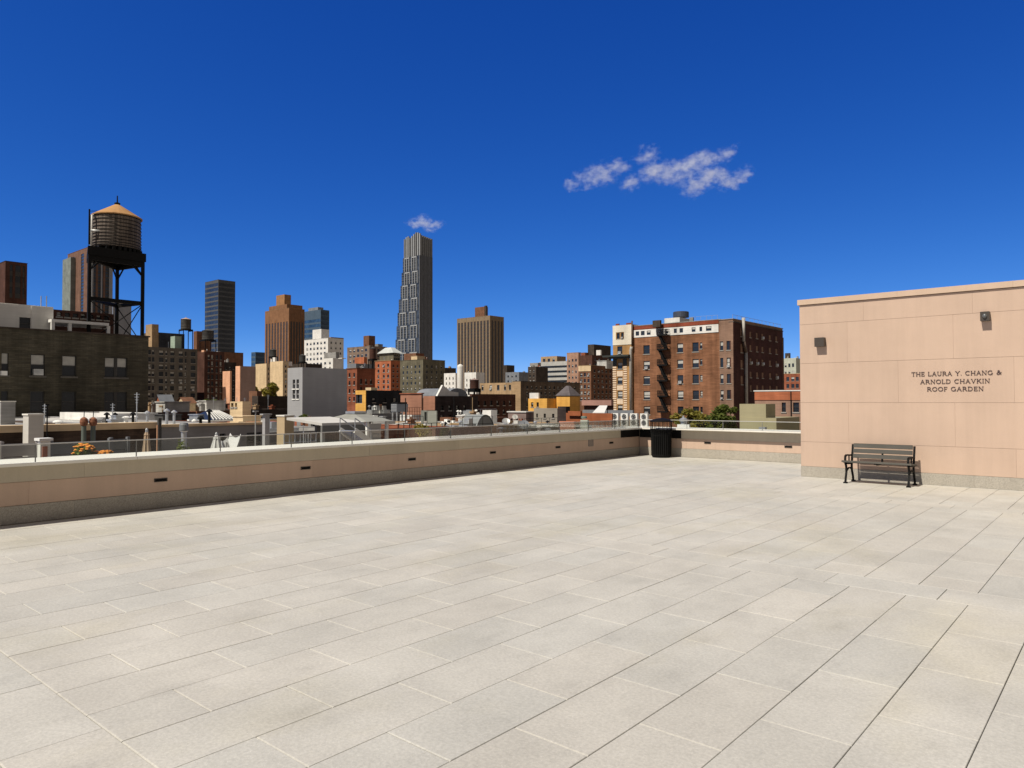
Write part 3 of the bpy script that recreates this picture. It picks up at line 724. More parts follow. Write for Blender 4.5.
def roof_bits(B, n, seed, kinds=('vent_pipe', 'chimney', 'hatch'), sc_=None):
    """small fixtures of the roof itself"""
    sc_ = (sc_ or 1.0)*(.75 if B.d0 < 140 else .8*B.d/B.d0)
    rr = random.Random(seed); x0, x1, y0, y1, z = B.x0+.8, B.x1-.8, B.y0+.8, B.y1-.8, B.zr
    if x1-x0 < 1 or y1-y0 < 1: return
    for i in range(n):
        k = rr.choice(kinds); x, y = rr.uniform(max(x0, x1-14), x1), rr.uniform(y0, min(y1, y0+16)); b = MB()
        if k == 'vent_pipe':
            h = rr.uniform(.7, 1.5)*sc_; b.lathe([(.07, z), (.07, z+h), (.16, z+h), (.16, z+h+.06), (.02, z+h+.16)], 8, (x, y)); m = rr.choice((STEEL, BLACK, WHITE))
        elif k == 'chimney':
            a, c, h = rr.uniform(.3, .6)*sc_, rr.uniform(.25, .4)*sc_, rr.uniform(.8, 1.6)*sc_
            b.box(x-a, y-c, z, x+a, y+c, z+h); b.box(x-a-.08, y-c-.08, z+h+.002, x+a+.08, y+c+.08, z+h+.12)
            for j in (-.5, .5): b.lathe([(.11*sc_, z+h+.12), (.09*sc_, z+h+.12+.3*sc_)], 8, (x+a*j, y))
            m = rr.choice((BRK['red'], BRK['brown'], BRK['tan'], BRK['grey']))
        elif k == 'hatch':
            a, h = rr.uniform(.4, .9)*sc_, rr.uniform(.3, .8)*sc_
            b.box(x-a, y-a*.7, z, x+a, y+a*.7, z+h); b.box(x-a-.05, y-a*.7-.05, z+h+.002, x+a+.05, y+a*.7+.05, z+h+.07); m = rr.choice((STEEL, SILVER, WHITE))
        elif k == 'stair_bulkhead':
            a, h = rr.uniform(1.1, 1.6)*sc_, rr.uniform(1.7, 2.3)*sc_
            b.box(x-a, y-a*1.2, z, x+a, y+a*1.2, z+h); b.box(x-a-.1, y-a*1.2-.1, z+h+.002, x+a+.1, y+a*1.2+.1, z+h+.12); b.box(x-.45, y-a*1.2-.03, z, x+.45, y-a*1.2-.003, z+h*.8)
            m = rr.choice((BRK['red'], BRK['cream'], BRK['grey'], SILVER))
        elif k == 'antenna':
            h = rr.uniform(2, 3.5)*sc_; b.tube([(x, y, z), (x, y, z+h)], .03, 5)
            for j in range(4): b.tube([(x-.35+.06*j, y, z+h-.1-.15*j), (x+.35-.06*j, y, z+h-.1-.15*j)], .012, 4)
            m = STEEL
        elif k == 'rail':
            L = min(4, y1-y0)
            for j in range(5): b.tube([(x1, y0+L*j/4, z), (x1, y0+L*j/4, z+1.0)], .016, 5)
            for hh in (.5, 1.0): b.tube([(x1, y0, z+hh), (x1, y0+L, z+hh)], .013, 5)
            m = rr.choice((STEEL, BLACK))
        elif k == 'duct':
            L = min(rr.uniform(2, 5)*sc_, y1-y0-.2); y = min(y, y1-L); h = rr.uniform(.3, .5)*sc_
            b.box(x-h, y, z+.15, x+h, y+L, z+.15+h*1.4); b.box(x-h*.9, y+.1, z, x+h*.9, y+.25, z+.148); b.box(x-h*.9, y+L-.25, z, x+h*.9, y+L-.1, z+.148); b.box(x-h, y+L*.3, z+.152+h*1.4, x+h, y+L*.3+h*1.6, z+.15+h*3.0)
            m = rr.choice((STEEL, SILVER, WHITE))
        elif k == 'party_wall':
            h = rr.uniform(.5, 1.1)*sc_; L = min(rr.uniform(4, 9), x1-x0); b.box(x1-L, y, z, x1, y+.3, z+h); b.box(x1-L-.05, y-.05, z+h+.002, x1+.05, y+.35, z+h+.08)
            m = rr.choice((BRK['red'], BRK['tan'], BRK['grey'], BRK['white'], BRK['brown']))
        b.build(k, m, B.root)

BRK = {k: wall(k+'_masonry', v, q) for k, v, q in (
    ('red', (.30, .105, .06), .25), ('orange', (.44, .15, .075), .2), ('brown', (.20, .10, .06), .22), ('tan', (.42, .29, .17), .2), ('cream', (.74, .56, .35), .15),
    ('grey', (.30, .29, .275), .2), ('olive', (.15, .135, .095), .25), ('white', (.80, .78, .74), .12), ('peach', (.78, .44, .28), .15), ('yellow', (.80, .44, .11), .15),
    ('darkred', (.10, .05, .038), .25), ('darkbrown', (.07, .055, .045), .25), ('bluegrey', (.22, .235, .26), .15), ('mauve', (.30, .22, .20), .2), ('stucco', (.34, .33, .33), .12))}
DKGLASS = glassy('dark_curtain_wall', (.02, .024, .032), .2)
BLGLASS = glassy('blue_curtain_wall', (.025, .05, .09), .12)

def water_tank(name, label, xc, yt, yb, wpx, d, zfoot, legs=4, group='rooftop water tanks', roofm=None, mat=None, stand=None):
    """timber tank with hoops and conical roof on a steel stand"""
    top = at(xc, yt, d); bot = at(xc, yb, d); r = wpx/2*mpp(top); c = (top.x, top.y)
    t = thing(name, label, 'water tower', (c[0], c[1], zfoot), group)
    H = top.z-bot.z; z0, z1 = bot.z, top.z
    b = MB(); b.lathe([(r, z0), (r*.985, z1)], 28, c); b.build('tank', mat or MATS['tank_stave'], t)
    for k in range(7):
        z = z0+H*(.06+.88*(k/6)**.8); b = MB(); b.lathe([(r*1.0, z), (r*1.025, z), (r*1.025, z+.05*r/1.8), (r*1.0, z+.05*r/1.8)], 28, c, caps=False); b.build('hoop', BLACK, t)
    b = MB(); b.lathe([(r*1.06, z1-.03), (r*1.07, z1+.03), (r*.06, z1+r*.38)], 24, c); b.lathe([(.06*r, z1+r*.37), (.10*r, z1+r*.44), (.02*r, z1+r*.56)], 8, c); b.build('conical_roof', roofm or MATS['tank_roof'], t)
    b = MB(); s = r*1.05
    for k in range(-3, 4): b.box(c[0]-s, c[1]+k*s/3.4-.09, z0-.22, c[0]+s, c[1]+k*s/3.4+.09, z0-.004)
    b.box(c[0]-s, c[1]-s, z0-.55, c[0]+s, c[1]-s+.15, z0-.224); b.box(c[0]-s, c[1]+s-.15, z0-.55, c[0]+s, c[1]+s, z0-.224)
    b.build('platform', BLACK, t)
    for i in range(4):
        x, y = c[0]+(s-.12)*(1 if i in (0, 1) else -1), c[1]+(s-.12)*(1 if i in (0, 3) else -1)
        b = MB(); b.box(x-.09, y-.09, zfoot, x+.09, y+.09, z0-.224 if abs(y-c[1]) < s-.16 else z0-.552); b.build('leg', BLACK, t)
    return t
wall('tank_stave', (.10, .085, .07), .35); plain('tank_roof', (.55, .30, .12), .8)
#  colours of the staves and of the plywood cone

# ---- far and middle buildings, from the left edge of the view to the right
b = building('brick_tower', 'dark red brick tower top at the far left edge behind the corrugated penthouse', 'building', -60, 5.5, 25.5, 261, 175, BRK['darkred'], None, [('px', [(8, 11), (13.5, 19), (21, 23)], [(265, 298)], 14, 'stripA')], cope=BRK['darkbrown'])
b = building('apartment_tower', 'slim brick tower with a glazed bay seen behind the big water tower', 'tower', 66, 88.5, 111.5, 247, 230, wall('muted_brick', (.20, .115, .085), .2), [('strips', 9, .3, 1.5, 3, 'stripB')], [('strips', 7, .72, 3, 3.0, 'stripB')], glass=GLASSB, cope=BRK['brown'])
for pa, pb in ((90, 91.6), (99.3, 100.6), (107.5, 111)):
    q = MB(); q.box(b.x1+.01, b.y0+px_u(b, 'E', pa), GROUND, b.x1+.5, b.y0+px_u(b, 'E', pb), b.zt-3); q.build('pier', wall('pale_pier', (.36, .36, .37), .1), b.root)
bay = MB(); x0 = b.x0; bay.box(x0-.2, b.y0-2.2, b.zt-58, x0+(b.x1-b.x0)*.40, b.y0-.05, b.zt-3)
bay.build('bay', wall('grey_green_bay', (.22, .25, .235), .2), b.root)
building('party_wall_building', 'plain light grey party wall behind the legs of the big water tower', 'building', 112, 112.6, 130, 303, 120, wall('pale_blue_grey_wall', (.34, .35, .37), .1), cope=BRK['grey'])
b = building('apartment_block', 'grey brown apartment block with eight rows of windows, shaded', 'apartment block', 100, 144, 197, 346.5, 165, BRK['mauve'] if 0 else wall('grey_brown_brick', (.15, .135, .115), .2), None,
    [('px', [(148, 150.5), (151.5, 154), (158.7, 163), (165, 167), (170, 174), (178.5, 182.5), (184.5, 186), (190.5, 195)], [(351+7*k*1.005, 355.5+7*k*1.005) for k in range(8)], 171, 'plain')], roof=TAR); roof_bits(b, 8, 300, ('chimney', 'vent_pipe', 'stair_bulkhead', 'antenna', 'vent_pipe', 'hatch'))
pent(b, 145, 152, 158, 324, 176, BRK['tan'], E=[('px', [(155.5, 158)], [(327, 332)], 157, 'plainC')])
pent(b, 140, 153, 184, 332, 178, wall('dark_slate_mansard', (.07, .075, .085), .3), name='mansard')
pent(b, 148, 152, 157, 335, 168, BRK['tan'], name='dormer'); pent(b, 170, 175, 181, 336, 170, wall('mint_wall', (.34, .42, .34), .15), name='dormer')
water_tank('water_tank', 'grey timber water tank on tall legs above the grey brown apartment block', 186, 319.5, 329.5, 10.5, 172, b.zr, mat=wall('old_stave', (.10, .095, .09), .3), roofm=plain('weathered_cone', (.42, .30, .22), .8))
b = building('apartment_block', 'dark brick block with orange lit chimney wall right of the grey brown block', 'apartment block', 196, 204.5, 224, 351, 178, BRK['darkred'], None, [('px', [(207.5, 209.5), (211, 213), (215.5, 217.5), (219.5, 221.5)], [(355+6.6*k, 359.5+6.6*k) for k in range(8)], 214, 'plain')], roof=TAR); roof_bits(b, 6, 301, ('chimney', 'vent_pipe', 'stair_bulkhead', 'antenna', 'vent_pipe', 'hatch'))
pent(b, 201, 203.8, 205, 350, 176, BRK['peach'], name='chimney_wall'); pent(b, 193, 197, 211, 331, 200, BRK['brown'], name='bulkhead')
water_tank('water_tank', 'squat dark water tank on the dark brick block', 208, 331, 340, 12, 185, b.zr, mat=wall('old_stave', (1, 1, 1)), roofm=TAR)
building('glass_tower', 'dark glass office tower with horizontal floor lines', 'tower', 204.2, 218.4, 234.5, 279.5, 410, DKGLASS, [('bands', 3.9, .62, 2.5, 30, .4)], [('bands', 3.9, .62, 2.5, 30, .4)], glass=DKGLASS, frame=FR_D, cope=None) if 0 else None
b = building('glass_tower', 'dark glass office tower with pale horizontal floor lines', 'tower', 204.2, 218.4, 234.5, 279.5, 410, wall('dark_spandrel', (.10, .105, .115), .1), [('bands', 4.0, .66, 3, 3.2, .4)], [('bands', 4.0, .66, 3, 3.2, .4)], glass=DKGLASS, cope=TAR)
b = building('brick_building', 'low brown brick box in front of the foot of the dark glass tower', 'building', 210, 222, 243, 352, 240, BRK['brown'], cope=BRK['darkbrown'])
b = building('rowhouse_block', 'shaded dark block between the dark brick block and the peach wall', 'building', 214, 223.5, 236, 362, 190, BRK['darkbrown'], None, [('grid', 3.2, 3.2, .4, .5, 1.5, 'plain')], roof=TAR); roof_bits(b, 4, 3)
b = building('party_wall_building', 'narrow peach coloured wall, lit, left of the mauve wall', 'building', 222.5, 230, 231.5, 371, 172, BRK['peach'], roof=TAR)
b = building('party_wall_building', 'mauve windowless side wall with a bright orange pink front edge', 'building', 235.8, 240.6, 255.5, 366, 160, wall('mauve_stucco', (.42, .29, .25), .1)); 
k = MB(); k.box(b.x0, b.y0-.12, GROUND, b.x1-.01, b.y0-.004, b.zt); k.build('front', BRK['peach'], b.root); roof_bits(b, 5, 5)
building('glass_building', 'small blue glass block left of the tall brown tower', 'building', 251, 255.5, 265, 352, 520, wall('blue_spandrel', (.08, .12, .17), .1), [('bands', 4, .6, 1, 4)], [('bands', 4, .6, 1, 4)], glass=BLGLASS)
b = building('apartment_tower', 'tall brown brick apartment tower with vertical ribs and stepped top', 'tower', 264.5, 289, 304.2, 308, 330, wall('warm_brown_brick', (.25, .13, .07), .15), [('strips', 3.1, .52, 6, 3, 'stripA', .8)], [('strips', 3.0, .6, 6, 3, 'stripA', .8)], cope=BRK['tan'], glass=plain('shaded_loggia', (.05, .035, .03), .5))
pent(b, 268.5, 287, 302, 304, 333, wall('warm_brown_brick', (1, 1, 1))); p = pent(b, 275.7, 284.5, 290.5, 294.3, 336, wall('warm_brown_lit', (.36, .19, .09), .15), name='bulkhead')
b = building('glass_tower', 'blue glass office tower with dark floor bands behind the white building', 'tower', 304, 320.8, 329, 309.5, 450, wall('blue_spandrel', (1, 1, 1)), [('bands', 4.2, .6, 10, 5, .4)], [('bands', 4.2, .7, 2, 5, .4)], glass=BLGLASS)
k = pent(b, 308, 318, 323, 307, 455, BRK['bluegrey'])
b = building('apartment_building', 'white apartment building with stepped top in front of the blue glass tower', 'apartment block', 304, 328, 343.5, 338, 265, wall('clean_white_brick', (.80, .78, .74), .08), [('grid', 3.1, 3.4, .5, .42, 1.0, 'plain')], [('grid', 3.1, 4.5, .3, .42, 1.0, 'plain')], cope=BRK['white'])
pent(b, 312.3, 321.3, 329, 329, 270, MATS['clean_white_brick']); 
b2 = building('apartment_building', 'mauve grey shaded wing right of the stepped white building', 'apartment block', 322, 331, 343.5, 337, 285, BRK['mauve'], None, [('grid', 3.1, 4, .4, .42, 1.0, 'plain')])
for a in (('cream coloured rear wall left of the palm green roof trees', 255.3, 266.5, 270.5, 363.5, 178), ('cream yellow rear wall left of the grey windowless block', 270, 283, 288.5, 361, 172)):
    b = building('rowhouse', a[0], 'house', a[1], a[2], a[3], a[4], a[5], BRK['cream'], None, [('grid', 3, 3, .3, .5, 1, 'plain')], roof=SILVER)
    roof_bits(b, 3, a[4])
pent(b, 270.4, 275, 276.6, 357.3, 174, BRK['white'], name='bulkhead'); pent(b, 283, 287.5, 292, 361.5, 180, BRK['white'], name='skylight')
water_tank('water_tank', 'small black water tank on a white base above the cream walls', 273.2, 350, 356.5, 6.5, 175, b.zr, mat=TAR, roofm=TAR)
water_tank('water_tank', 'small dark water tank left of the white stepped building base', 302.5, 355.5, 362, 6.5, 200, at(302, 372, 200).z, mat=TAR, roofm=TAR)
building('rowhouse_block', 'low dark block below the stepped white building', 'building', 290, 306, 322, 363.5, 215, BRK['darkbrown'], roof=TAR)
b = building('rowhouse_block', 'low white block with small bulkheads in front of the stepped white building', 'building', 322, 333, 343.5, 358, 210, BRK['white'], [('grid', 3, 3.5, .4, .4, 1, 'plain')], roof=SILVER); pent(b, 324, 336, 339, 352, 214, BRK['grey'])
pent(b, 338, 342, 346, 358.5, 205, BRK['white'], name='bulkhead')
b = building('apartment_building', 'brown grey apartment building with square brown top box', 'apartment block', 347, 369.5, 387, 346, 300, wall('faded_brown', (.24, .175, .135), .2), [('grid', 3.2, 3.4, .5, .5, .8, 'plain')], [('grid', 3.2, 4, .4, .5, .8, 'plain')], cope=BRK['grey'], roof=TAR); roof_bits(b, 6, 302, ('chimney', 'vent_pipe', 'stair_bulkhead', 'antenna', 'vent_pipe', 'hatch'))
pent(b, 363.3, 369, 375, 335.5, 306, BRK['brown'])
building('rowhouse_block', 'small red walled box below the brown grey apartment building', 'building', 354.5, 364, 367, 357, 180, BRK['orange'], roof=SILVER)
building('rowhouse_block', 'low grey box right of the grey windowless block', 'building', 347, 356, 374, 363.5, 165, BRK['bluegrey'], roof=TAR)
water_tank('water_tank', 'reddish dark water tank left of the hip roofed orange building', 372.7, 348.5, 359, 6.5, 160, at(372, 372, 160).z, mat=BRK['darkred'], roofm=TAR)
b = building('corner_house', 'brick house with lit red end and dark long side behind the grey block', 'house', 346.5, 357, 375, 368.5, 128, BRK['red'], [('px', [(348.7, 350.4), (353.3, 355)], [(373, 377), (381, 385), (389, 393), (397, 401)], 352, 'plain')], [('px', [(360, 362), (365, 367), (370, 372)], [(379, 384), (387, 392)], 366, 'plain')], roof=TAR, cope=BRK['brown']); roof_bits(b, 5, 303, ('chimney', 'vent_pipe', 'stair_bulkhead', 'antenna', 'vent_pipe', 'hatch'))
b = building('apartment_building', 'orange red painted apartment house with pale hip roofed penthouse', 'apartment block', 375, 390.8, 400, 360.5, 150, BRK['orange'], [('px', [(377.5, 379.3), (383, 384.8), (387.2, 389)], [(364+5.4*k, 367+5.4*k) for k in range(5)], 383, 'plain')], [('grid', 3, 3, .35, .5, 1, 'plain')], cope=BRK['tan']); roof_bits(b, 3, 304, ('chimney', 'vent_pipe', 'stair_bulkhead', 'antenna', 'vent_pipe', 'hatch'))
p = pent(b, 379.5, 393.5, 400, 353.3, 156, BRK['olive'], E=[('grid', 2.2, 2, .7, .6, .2, 'plain')])
def hip(B, ov, h, mat, name='hip_roof', ridge=.35, top=0):
    x0, x1, y0, y1, z = B.x0-ov, B.x1+ov, B.y0-ov, B.y1+ov, B.zt+.14; cx, cy = (x0+x1)/2, (y0+y1)/2; rx, ry = (x1-x0)*ridge/2, (y1-y0)*ridge/2
    b = MB(); b.add([(x0,y0,z),(x1,y0,z),(x1,y1,z),(x0,y1,z),(cx-rx,cy-ry,z+h),(cx+rx,cy-ry,z+h),(cx+rx,cy+ry,z+h),(cx-rx,cy+ry,z+h)],
                    [(0,1,5,4),(1,2,6,5),(2,3,7,6),(3,0,4,7),(4,5,6,7),(3,2,1,0)]); b.build(name, mat, B.root)
hip(p, .5, 1.5, wall('pale_metal_roof', (.52, .54, .52), .1))
b = building('apartment_building', 'olive grey brick apartment house below the foot of the tallest tower', 'apartment block', 400, 423, 445, 359.5, 205, BRK['olive'], [('grid', 3.3, 3.8, .35, .5, 2, 'plain')], [('grid', 3.3, 4, .3, .5, 2, 'plain')], cope=BRK['olive'], roof=TAR); roof_bits(b, 7, 305, ('chimney', 'vent_pipe', 'stair_bulkhead', 'antenna', 'vent_pipe', 'hatch'))
pent(b, 404, 416, 424, 353, 212, BRK['brown'])

def tall_tower():
    d = 480; c = at(419.6, 234, d); sc_ = dm(480)/480; X1, Y0 = c.x, c.y
    def xs(px): r = ray(px, 400); return r.x*(Y0/r.y)
    r = ray(431.6, 400); Y1 = r.y*(X1/r.x)
    t = thing('residential_tower', 'tallest tower, slender with stepped left edge and finned grey crown', 'tower', ((xs(395)+X1)/2, (Y0+Y1)/2, GROUND))
    lite = wall('pale_tower_frame', (.36, .375, .39), .08); dark = glassy('tower_glass', (.045, .052, .062), .2); side = wall('charcoal_side', (.165, .175, .195), .12)
    tiers = [(257, 271.5, 402.6), (271.5, 284.5, 401.4), (284.5, 298, 400.3), (298, 311.5, 398.6), (311.5, 325, 397.4), (325, 338.5, 396.4), (338.5, 352, 395.4), (352, 420, 394.8)]
    zpx = lambda py: ony(410, py, Y0).z
    for i, (ya, yb, xl) in enumerate(tiers):
        z1, z0 = zpx(ya), zpx(yb) if i < 7 else GROUND; x0 = xs(xl); W = X1-x0
        b = MB(); b.box(x0, Y0, z0, X1, Y1, z1-.02); tr = b.build('tier', dark, t)
        fr = MB(); dp = 1.0; zt, zl = z1-.4, max(z0, zpx(372))+.4
        sh = (.0, .07)[i % 2]
        for g0, n in ((.13+sh, 2), (.56+sh, 2)):
            for k in range(n+1):
                u = x0+W*(g0+.27*k/n); fr.box(u-.45, Y0-dp, zl, u+.45, Y0-.01, zt)
            fr.box(x0+W*g0+.56, Y0-dp*.8, zt-1.6, x0+W*(g0+.27)-.56, Y0-.01, zt)
            for k in range(1, 5):
                z = zl+(zt-zl)*k/5; fr.box(x0+W*g0+.56, Y0-.25, z-.3, x0+W*(g0+.27)-.56, Y0-.01, z+.3, 1)
        for k in range(1, 5):
            z = zl+(zt-zl)*k/5; fr.box(x0, Y0-.2, z-.25, x0+W*(.13+sh)-.6, Y0-.01, z+.25, 1); fr.box(x0+W*(.40+sh)+.6, Y0-.2, z-.25, x0+W*(.56+sh)-.6, Y0-.01, z+.25, 1)
        fr.build('window_frame', [lite, wall('charcoal_side', (.085, .08, .082), .12)], t)
        sd = MB(); n = 9
        for k in range(n+1):
            y = Y0+(Y1-Y0)*k/n; sd.box(X1+.01, y-.75, z0, X1+.9, y+.75, z1-.05)
        sd.build('side_fin', side, t)
    # crown of tall fins, open at the top
    z0 = zpx(257); b = MB(); b.box(xs(405), Y0+2, z0, X1-2, Y1-2, zpx(240)); b.build('crown_core', wall('crown_dark', (.12, .115, .105), .1), t); wall('crown_grey', (.225, .23, .235), .1)
    n = 9
    for k in range(n):
        x = xs(404.2)+(X1-xs(404.2))*k/(n-1); ya = (238, 236.5, 236, 238, 236.5, 235, 233.8, 234.2, 235.5)[k]
        b = MB(); b.box(x-.85, Y0-.3, z0+.02, x+.85, Y0+1.6, zpx(ya)); b.build('crown_fin', lite if k % 3 else MATS['crown_grey'], t)
    for k in range(1, 7):
        y = Y0+(Y1-Y0)*k/6; b = MB(); b.box(X1-1.6, y-1.1, z0+.02, X1+.3, y+1.1, zpx(236.5+.3*k)); b.build('crown_fin', MATS['crown_grey'], t)
tall_tower()

b = building('apartment_tower', 'wide tan and brown apartment slab with regular window strips', 'tower', 457, 490, 504, 315.5, 350, wall('tan_slab', (.255, .19, .125), .12), [('strips', 3.3, .6, 2.2, 3, 'stripA', .6)], [('strips', 3.5, .55, 2.2, 3, 'stripA', 1)], cope=BRK['tan'], glass=plain('shaded_loggia', (1, 1, 1)))
pent(b, 475, 484.3, 488, 306.5, 356, BRK['brown']); pent(b, 484.5, 486.2, 487.5, 305.5, 354, BRK['darkbrown'], name='chimney', l=2)
b = building('apartment_building', 'dark block between the olive brick house and the white blocks', 'apartment block', 437, 441, 456, 367.5, 260, BRK['darkbrown'], roof=TAR); roof_bits(b, 4, 306, ('chimney', 'vent_pipe', 'stair_bulkhead', 'antenna', 'vent_pipe', 'hatch'))
b = building('rowhouse_block', 'white painted block left of the cylindrical white tank', 'building', 444, 455.5, 457, 373, 185, BRK['white'], [('grid', 3, 3, .3, .4, 1, 'plain')], roof=SILVER); roof_bits(b, 3, 314, ('chimney', 'vent_pipe', 'stair_bulkhead', 'antenna', 'vent_pipe', 'hatch'))
b = building('rowhouse_block', 'white painted block right of the cylindrical white tank', 'building', 464.5, 476, 484.5, 372.3, 185, BRK['white'], [('grid', 3, 3.6, .3, .4, 2, 'plain')], roof=SILVER); roof_bits(b, 3, 315, ('chimney', 'vent_pipe', 'stair_bulkhead', 'antenna', 'vent_pipe', 'hatch'))
t = thing('storage_tank', 'tall white cylindrical tank between the two white painted blocks', 'tank', at(460.3, 400, 175)[:2]+(GROUND,) if 0 else (at(460.3, 400, 175).x, at(460.3, 400, 175).y, GROUND))
k = MB(); q = at(460.3, 367, 175); k.lathe([(1.0, GROUND), (1.0, q.z), (.9, q.z+.5), (.2, q.z+.9)], 20, (q.x, q.y)); k.build('tank', BRK['white'], t, True)
b = building('dark_building', 'low dark block right of the tan apartment slab', 'building', 503, 507, 514.5, 365, 330, BRK['darkbrown'], roof=TAR)
b = building('slate_building', 'low blue grey building right of the tan apartment slab', 'building', 505.5, 519, 530, 372, 290, BRK['bluegrey'], [('grid', 3, 4, .4, .4, 1, 'plain')], roof=TAR); roof_bits(b, 4, 307, ('chimney', 'vent_pipe', 'stair_bulkhead', 'antenna', 'vent_pipe', 'hatch'))
b = building('rowhouse_block', 'tan row with dark windows, white tank base and chimneys below the tan slab', 'building', 480, 513, 514, 382.5, 165, BRK['tan'], [('px', [(481.5, 483.5), (489.5, 492), (497, 499.5), (504, 506), (509, 511)], [(385, 390)], 497, 'plain')], roof=TAR)
roof_bits(b, 5, 21, ('chimney', 'vent_pipe', 'stair_bulkhead'))
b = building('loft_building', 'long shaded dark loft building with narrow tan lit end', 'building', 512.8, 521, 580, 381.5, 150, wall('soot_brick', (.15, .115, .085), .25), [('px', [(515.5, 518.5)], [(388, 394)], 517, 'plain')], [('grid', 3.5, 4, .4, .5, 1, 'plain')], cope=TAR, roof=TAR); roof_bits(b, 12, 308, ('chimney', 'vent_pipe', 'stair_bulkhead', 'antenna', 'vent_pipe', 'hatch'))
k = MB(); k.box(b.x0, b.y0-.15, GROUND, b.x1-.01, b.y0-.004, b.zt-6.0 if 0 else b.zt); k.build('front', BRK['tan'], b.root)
b = building('dark_building', 'dark stepped block left of the grey white terraced building', 'building', 528, 536, 548, 366.5, 250, BRK['darkbrown'], [('grid', 3, 3, .4, .4, 1, 'plain')], roof=TAR); roof_bits(b, 4, 309, ('chimney', 'vent_pipe', 'stair_bulkhead', 'antenna', 'vent_pipe', 'hatch')); pent(b, 530, 538, 541, 362.8, 255, BRK['grey'])
b = building('apartment_building', 'pale grey building with terraces and long window bands', 'apartment block', 539, 569, 571, 361, 300, wall('pale_grey_panel', (.48, .475, .45), .1), [('bands', 4.2, .45, 2, 3)], roof=GREYROOF, cope=BRK['white']); roof_bits(b, 7, 310, ('chimney', 'vent_pipe', 'stair_bulkhead', 'antenna', 'vent_pipe', 'hatch'))
pent(b, 541, 557, 566, 356, 306, BRK['tan'], [('grid', 4, 4, .5, .5, .5, 'plain')])
b = building('apartment_building', 'light brick tower block with rows of small windows, right of the grey terraces', 'apartment block', 567, 578.4, 581, 352.5, 235, wall('rose_brick', (.40, .24, .17), .15), [('grid', 3.4, 3.3, .45, .45, 2.5, 'plain')], cope=BRK['tan'], roof=TAR); roof_bits(b, 4, 311, ('chimney', 'vent_pipe', 'stair_bulkhead', 'antenna', 'vent_pipe', 'hatch'))
b = building('apartment_building', 'dark block with white chimney stripe, tallest of the brown group', 'apartment block', 578, 592, 611.5, 355, 290, BRK['darkred'], None, [('grid', 3.2, 4, .4, .5, 1, 'plain')], roof=TAR); roof_bits(b, 5, 312, ('chimney', 'vent_pipe', 'stair_bulkhead', 'antenna', 'vent_pipe', 'hatch'))
pent(b, 588, 594, 611, 344.3, 300, BRK['darkbrown'], name='bulkhead'); k = pent(b, 596.5, 600.5, 602, 350, 286, BRK['white'], name='chimney', l=2)
b = building('apartment_building', 'brown brick apartment block with light top storey, beside the cream topped house', 'apartment block', 578.8, 591, 613.5, 365.5, 160, BRK['brown'], [('px', [(580.3, 582.5), (584, 586), (587.6, 589.6)], [(373+6*k, 376.5+6*k) for k in range(5)], 585, 'plain')], [('grid', 3.1, 3.4, .4, .5, 1, 'plain')], cope=BRK['tan'], roof=TAR); roof_bits(b, 6, 313, ('chimney', 'vent_pipe', 'stair_bulkhead', 'antenna', 'vent_pipe', 'hatch'))
k = MB(); k.box(b.x0, b.y0-.1, b.zt-1.5, b.x1-.02, b.y0-.004, b.zt-.05); k.build('frieze', BRK['cream'], b.root)

# ---- middle distance, behind the roofs
b = building('grey_block', 'smooth grey painted block with one tall window in its narrow lit end', 'building', 287.5, 302.5, 347, 367.3, 75, wall('grey_paint', (.43, .43, .445), .06), [('px', [(292.6, 295), (296.4, 298.8)], [(379.5, 388.5), (389.7, 398.8)], 295.5, 'plainB')], cope=None, roof=SILVER, frame=FR_W, sill=WHITE)
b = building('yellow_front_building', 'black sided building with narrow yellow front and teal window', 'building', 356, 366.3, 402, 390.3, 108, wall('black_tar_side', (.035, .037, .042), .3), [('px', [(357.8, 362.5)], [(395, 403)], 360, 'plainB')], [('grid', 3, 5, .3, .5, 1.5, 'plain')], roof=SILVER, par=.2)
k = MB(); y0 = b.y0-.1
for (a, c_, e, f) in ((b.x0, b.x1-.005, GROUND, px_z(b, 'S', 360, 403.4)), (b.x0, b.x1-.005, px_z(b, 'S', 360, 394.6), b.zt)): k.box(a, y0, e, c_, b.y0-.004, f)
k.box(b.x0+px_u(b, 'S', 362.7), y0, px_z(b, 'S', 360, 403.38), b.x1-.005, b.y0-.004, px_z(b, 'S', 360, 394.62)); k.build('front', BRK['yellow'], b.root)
pent(b, 365.5, 371, 377, 387.5, 112, BRK['cream'], name='bulkhead'); roof_bits(b, 3, 8)
b = building('brick_building', 'flat roofed pink brick wall with dark slot, left of the dark long building', 'building', 400.5, 421.5, 423, 394, 84, wall('pink_brick', (.40, .20, .135), .15), roof=TAR, cope=BRK['red'])
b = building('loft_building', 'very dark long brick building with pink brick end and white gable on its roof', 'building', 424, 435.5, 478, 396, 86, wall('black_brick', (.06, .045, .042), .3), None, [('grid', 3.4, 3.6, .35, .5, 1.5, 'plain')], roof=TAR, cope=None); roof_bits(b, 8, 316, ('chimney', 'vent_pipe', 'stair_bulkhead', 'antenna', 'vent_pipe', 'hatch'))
k = MB(); k.box(b.x0, b.y0-.1, GROUND, b.x1-.01, b.y0-.004, b.zt); k.build('front', MATS['pink_brick'], b.root)
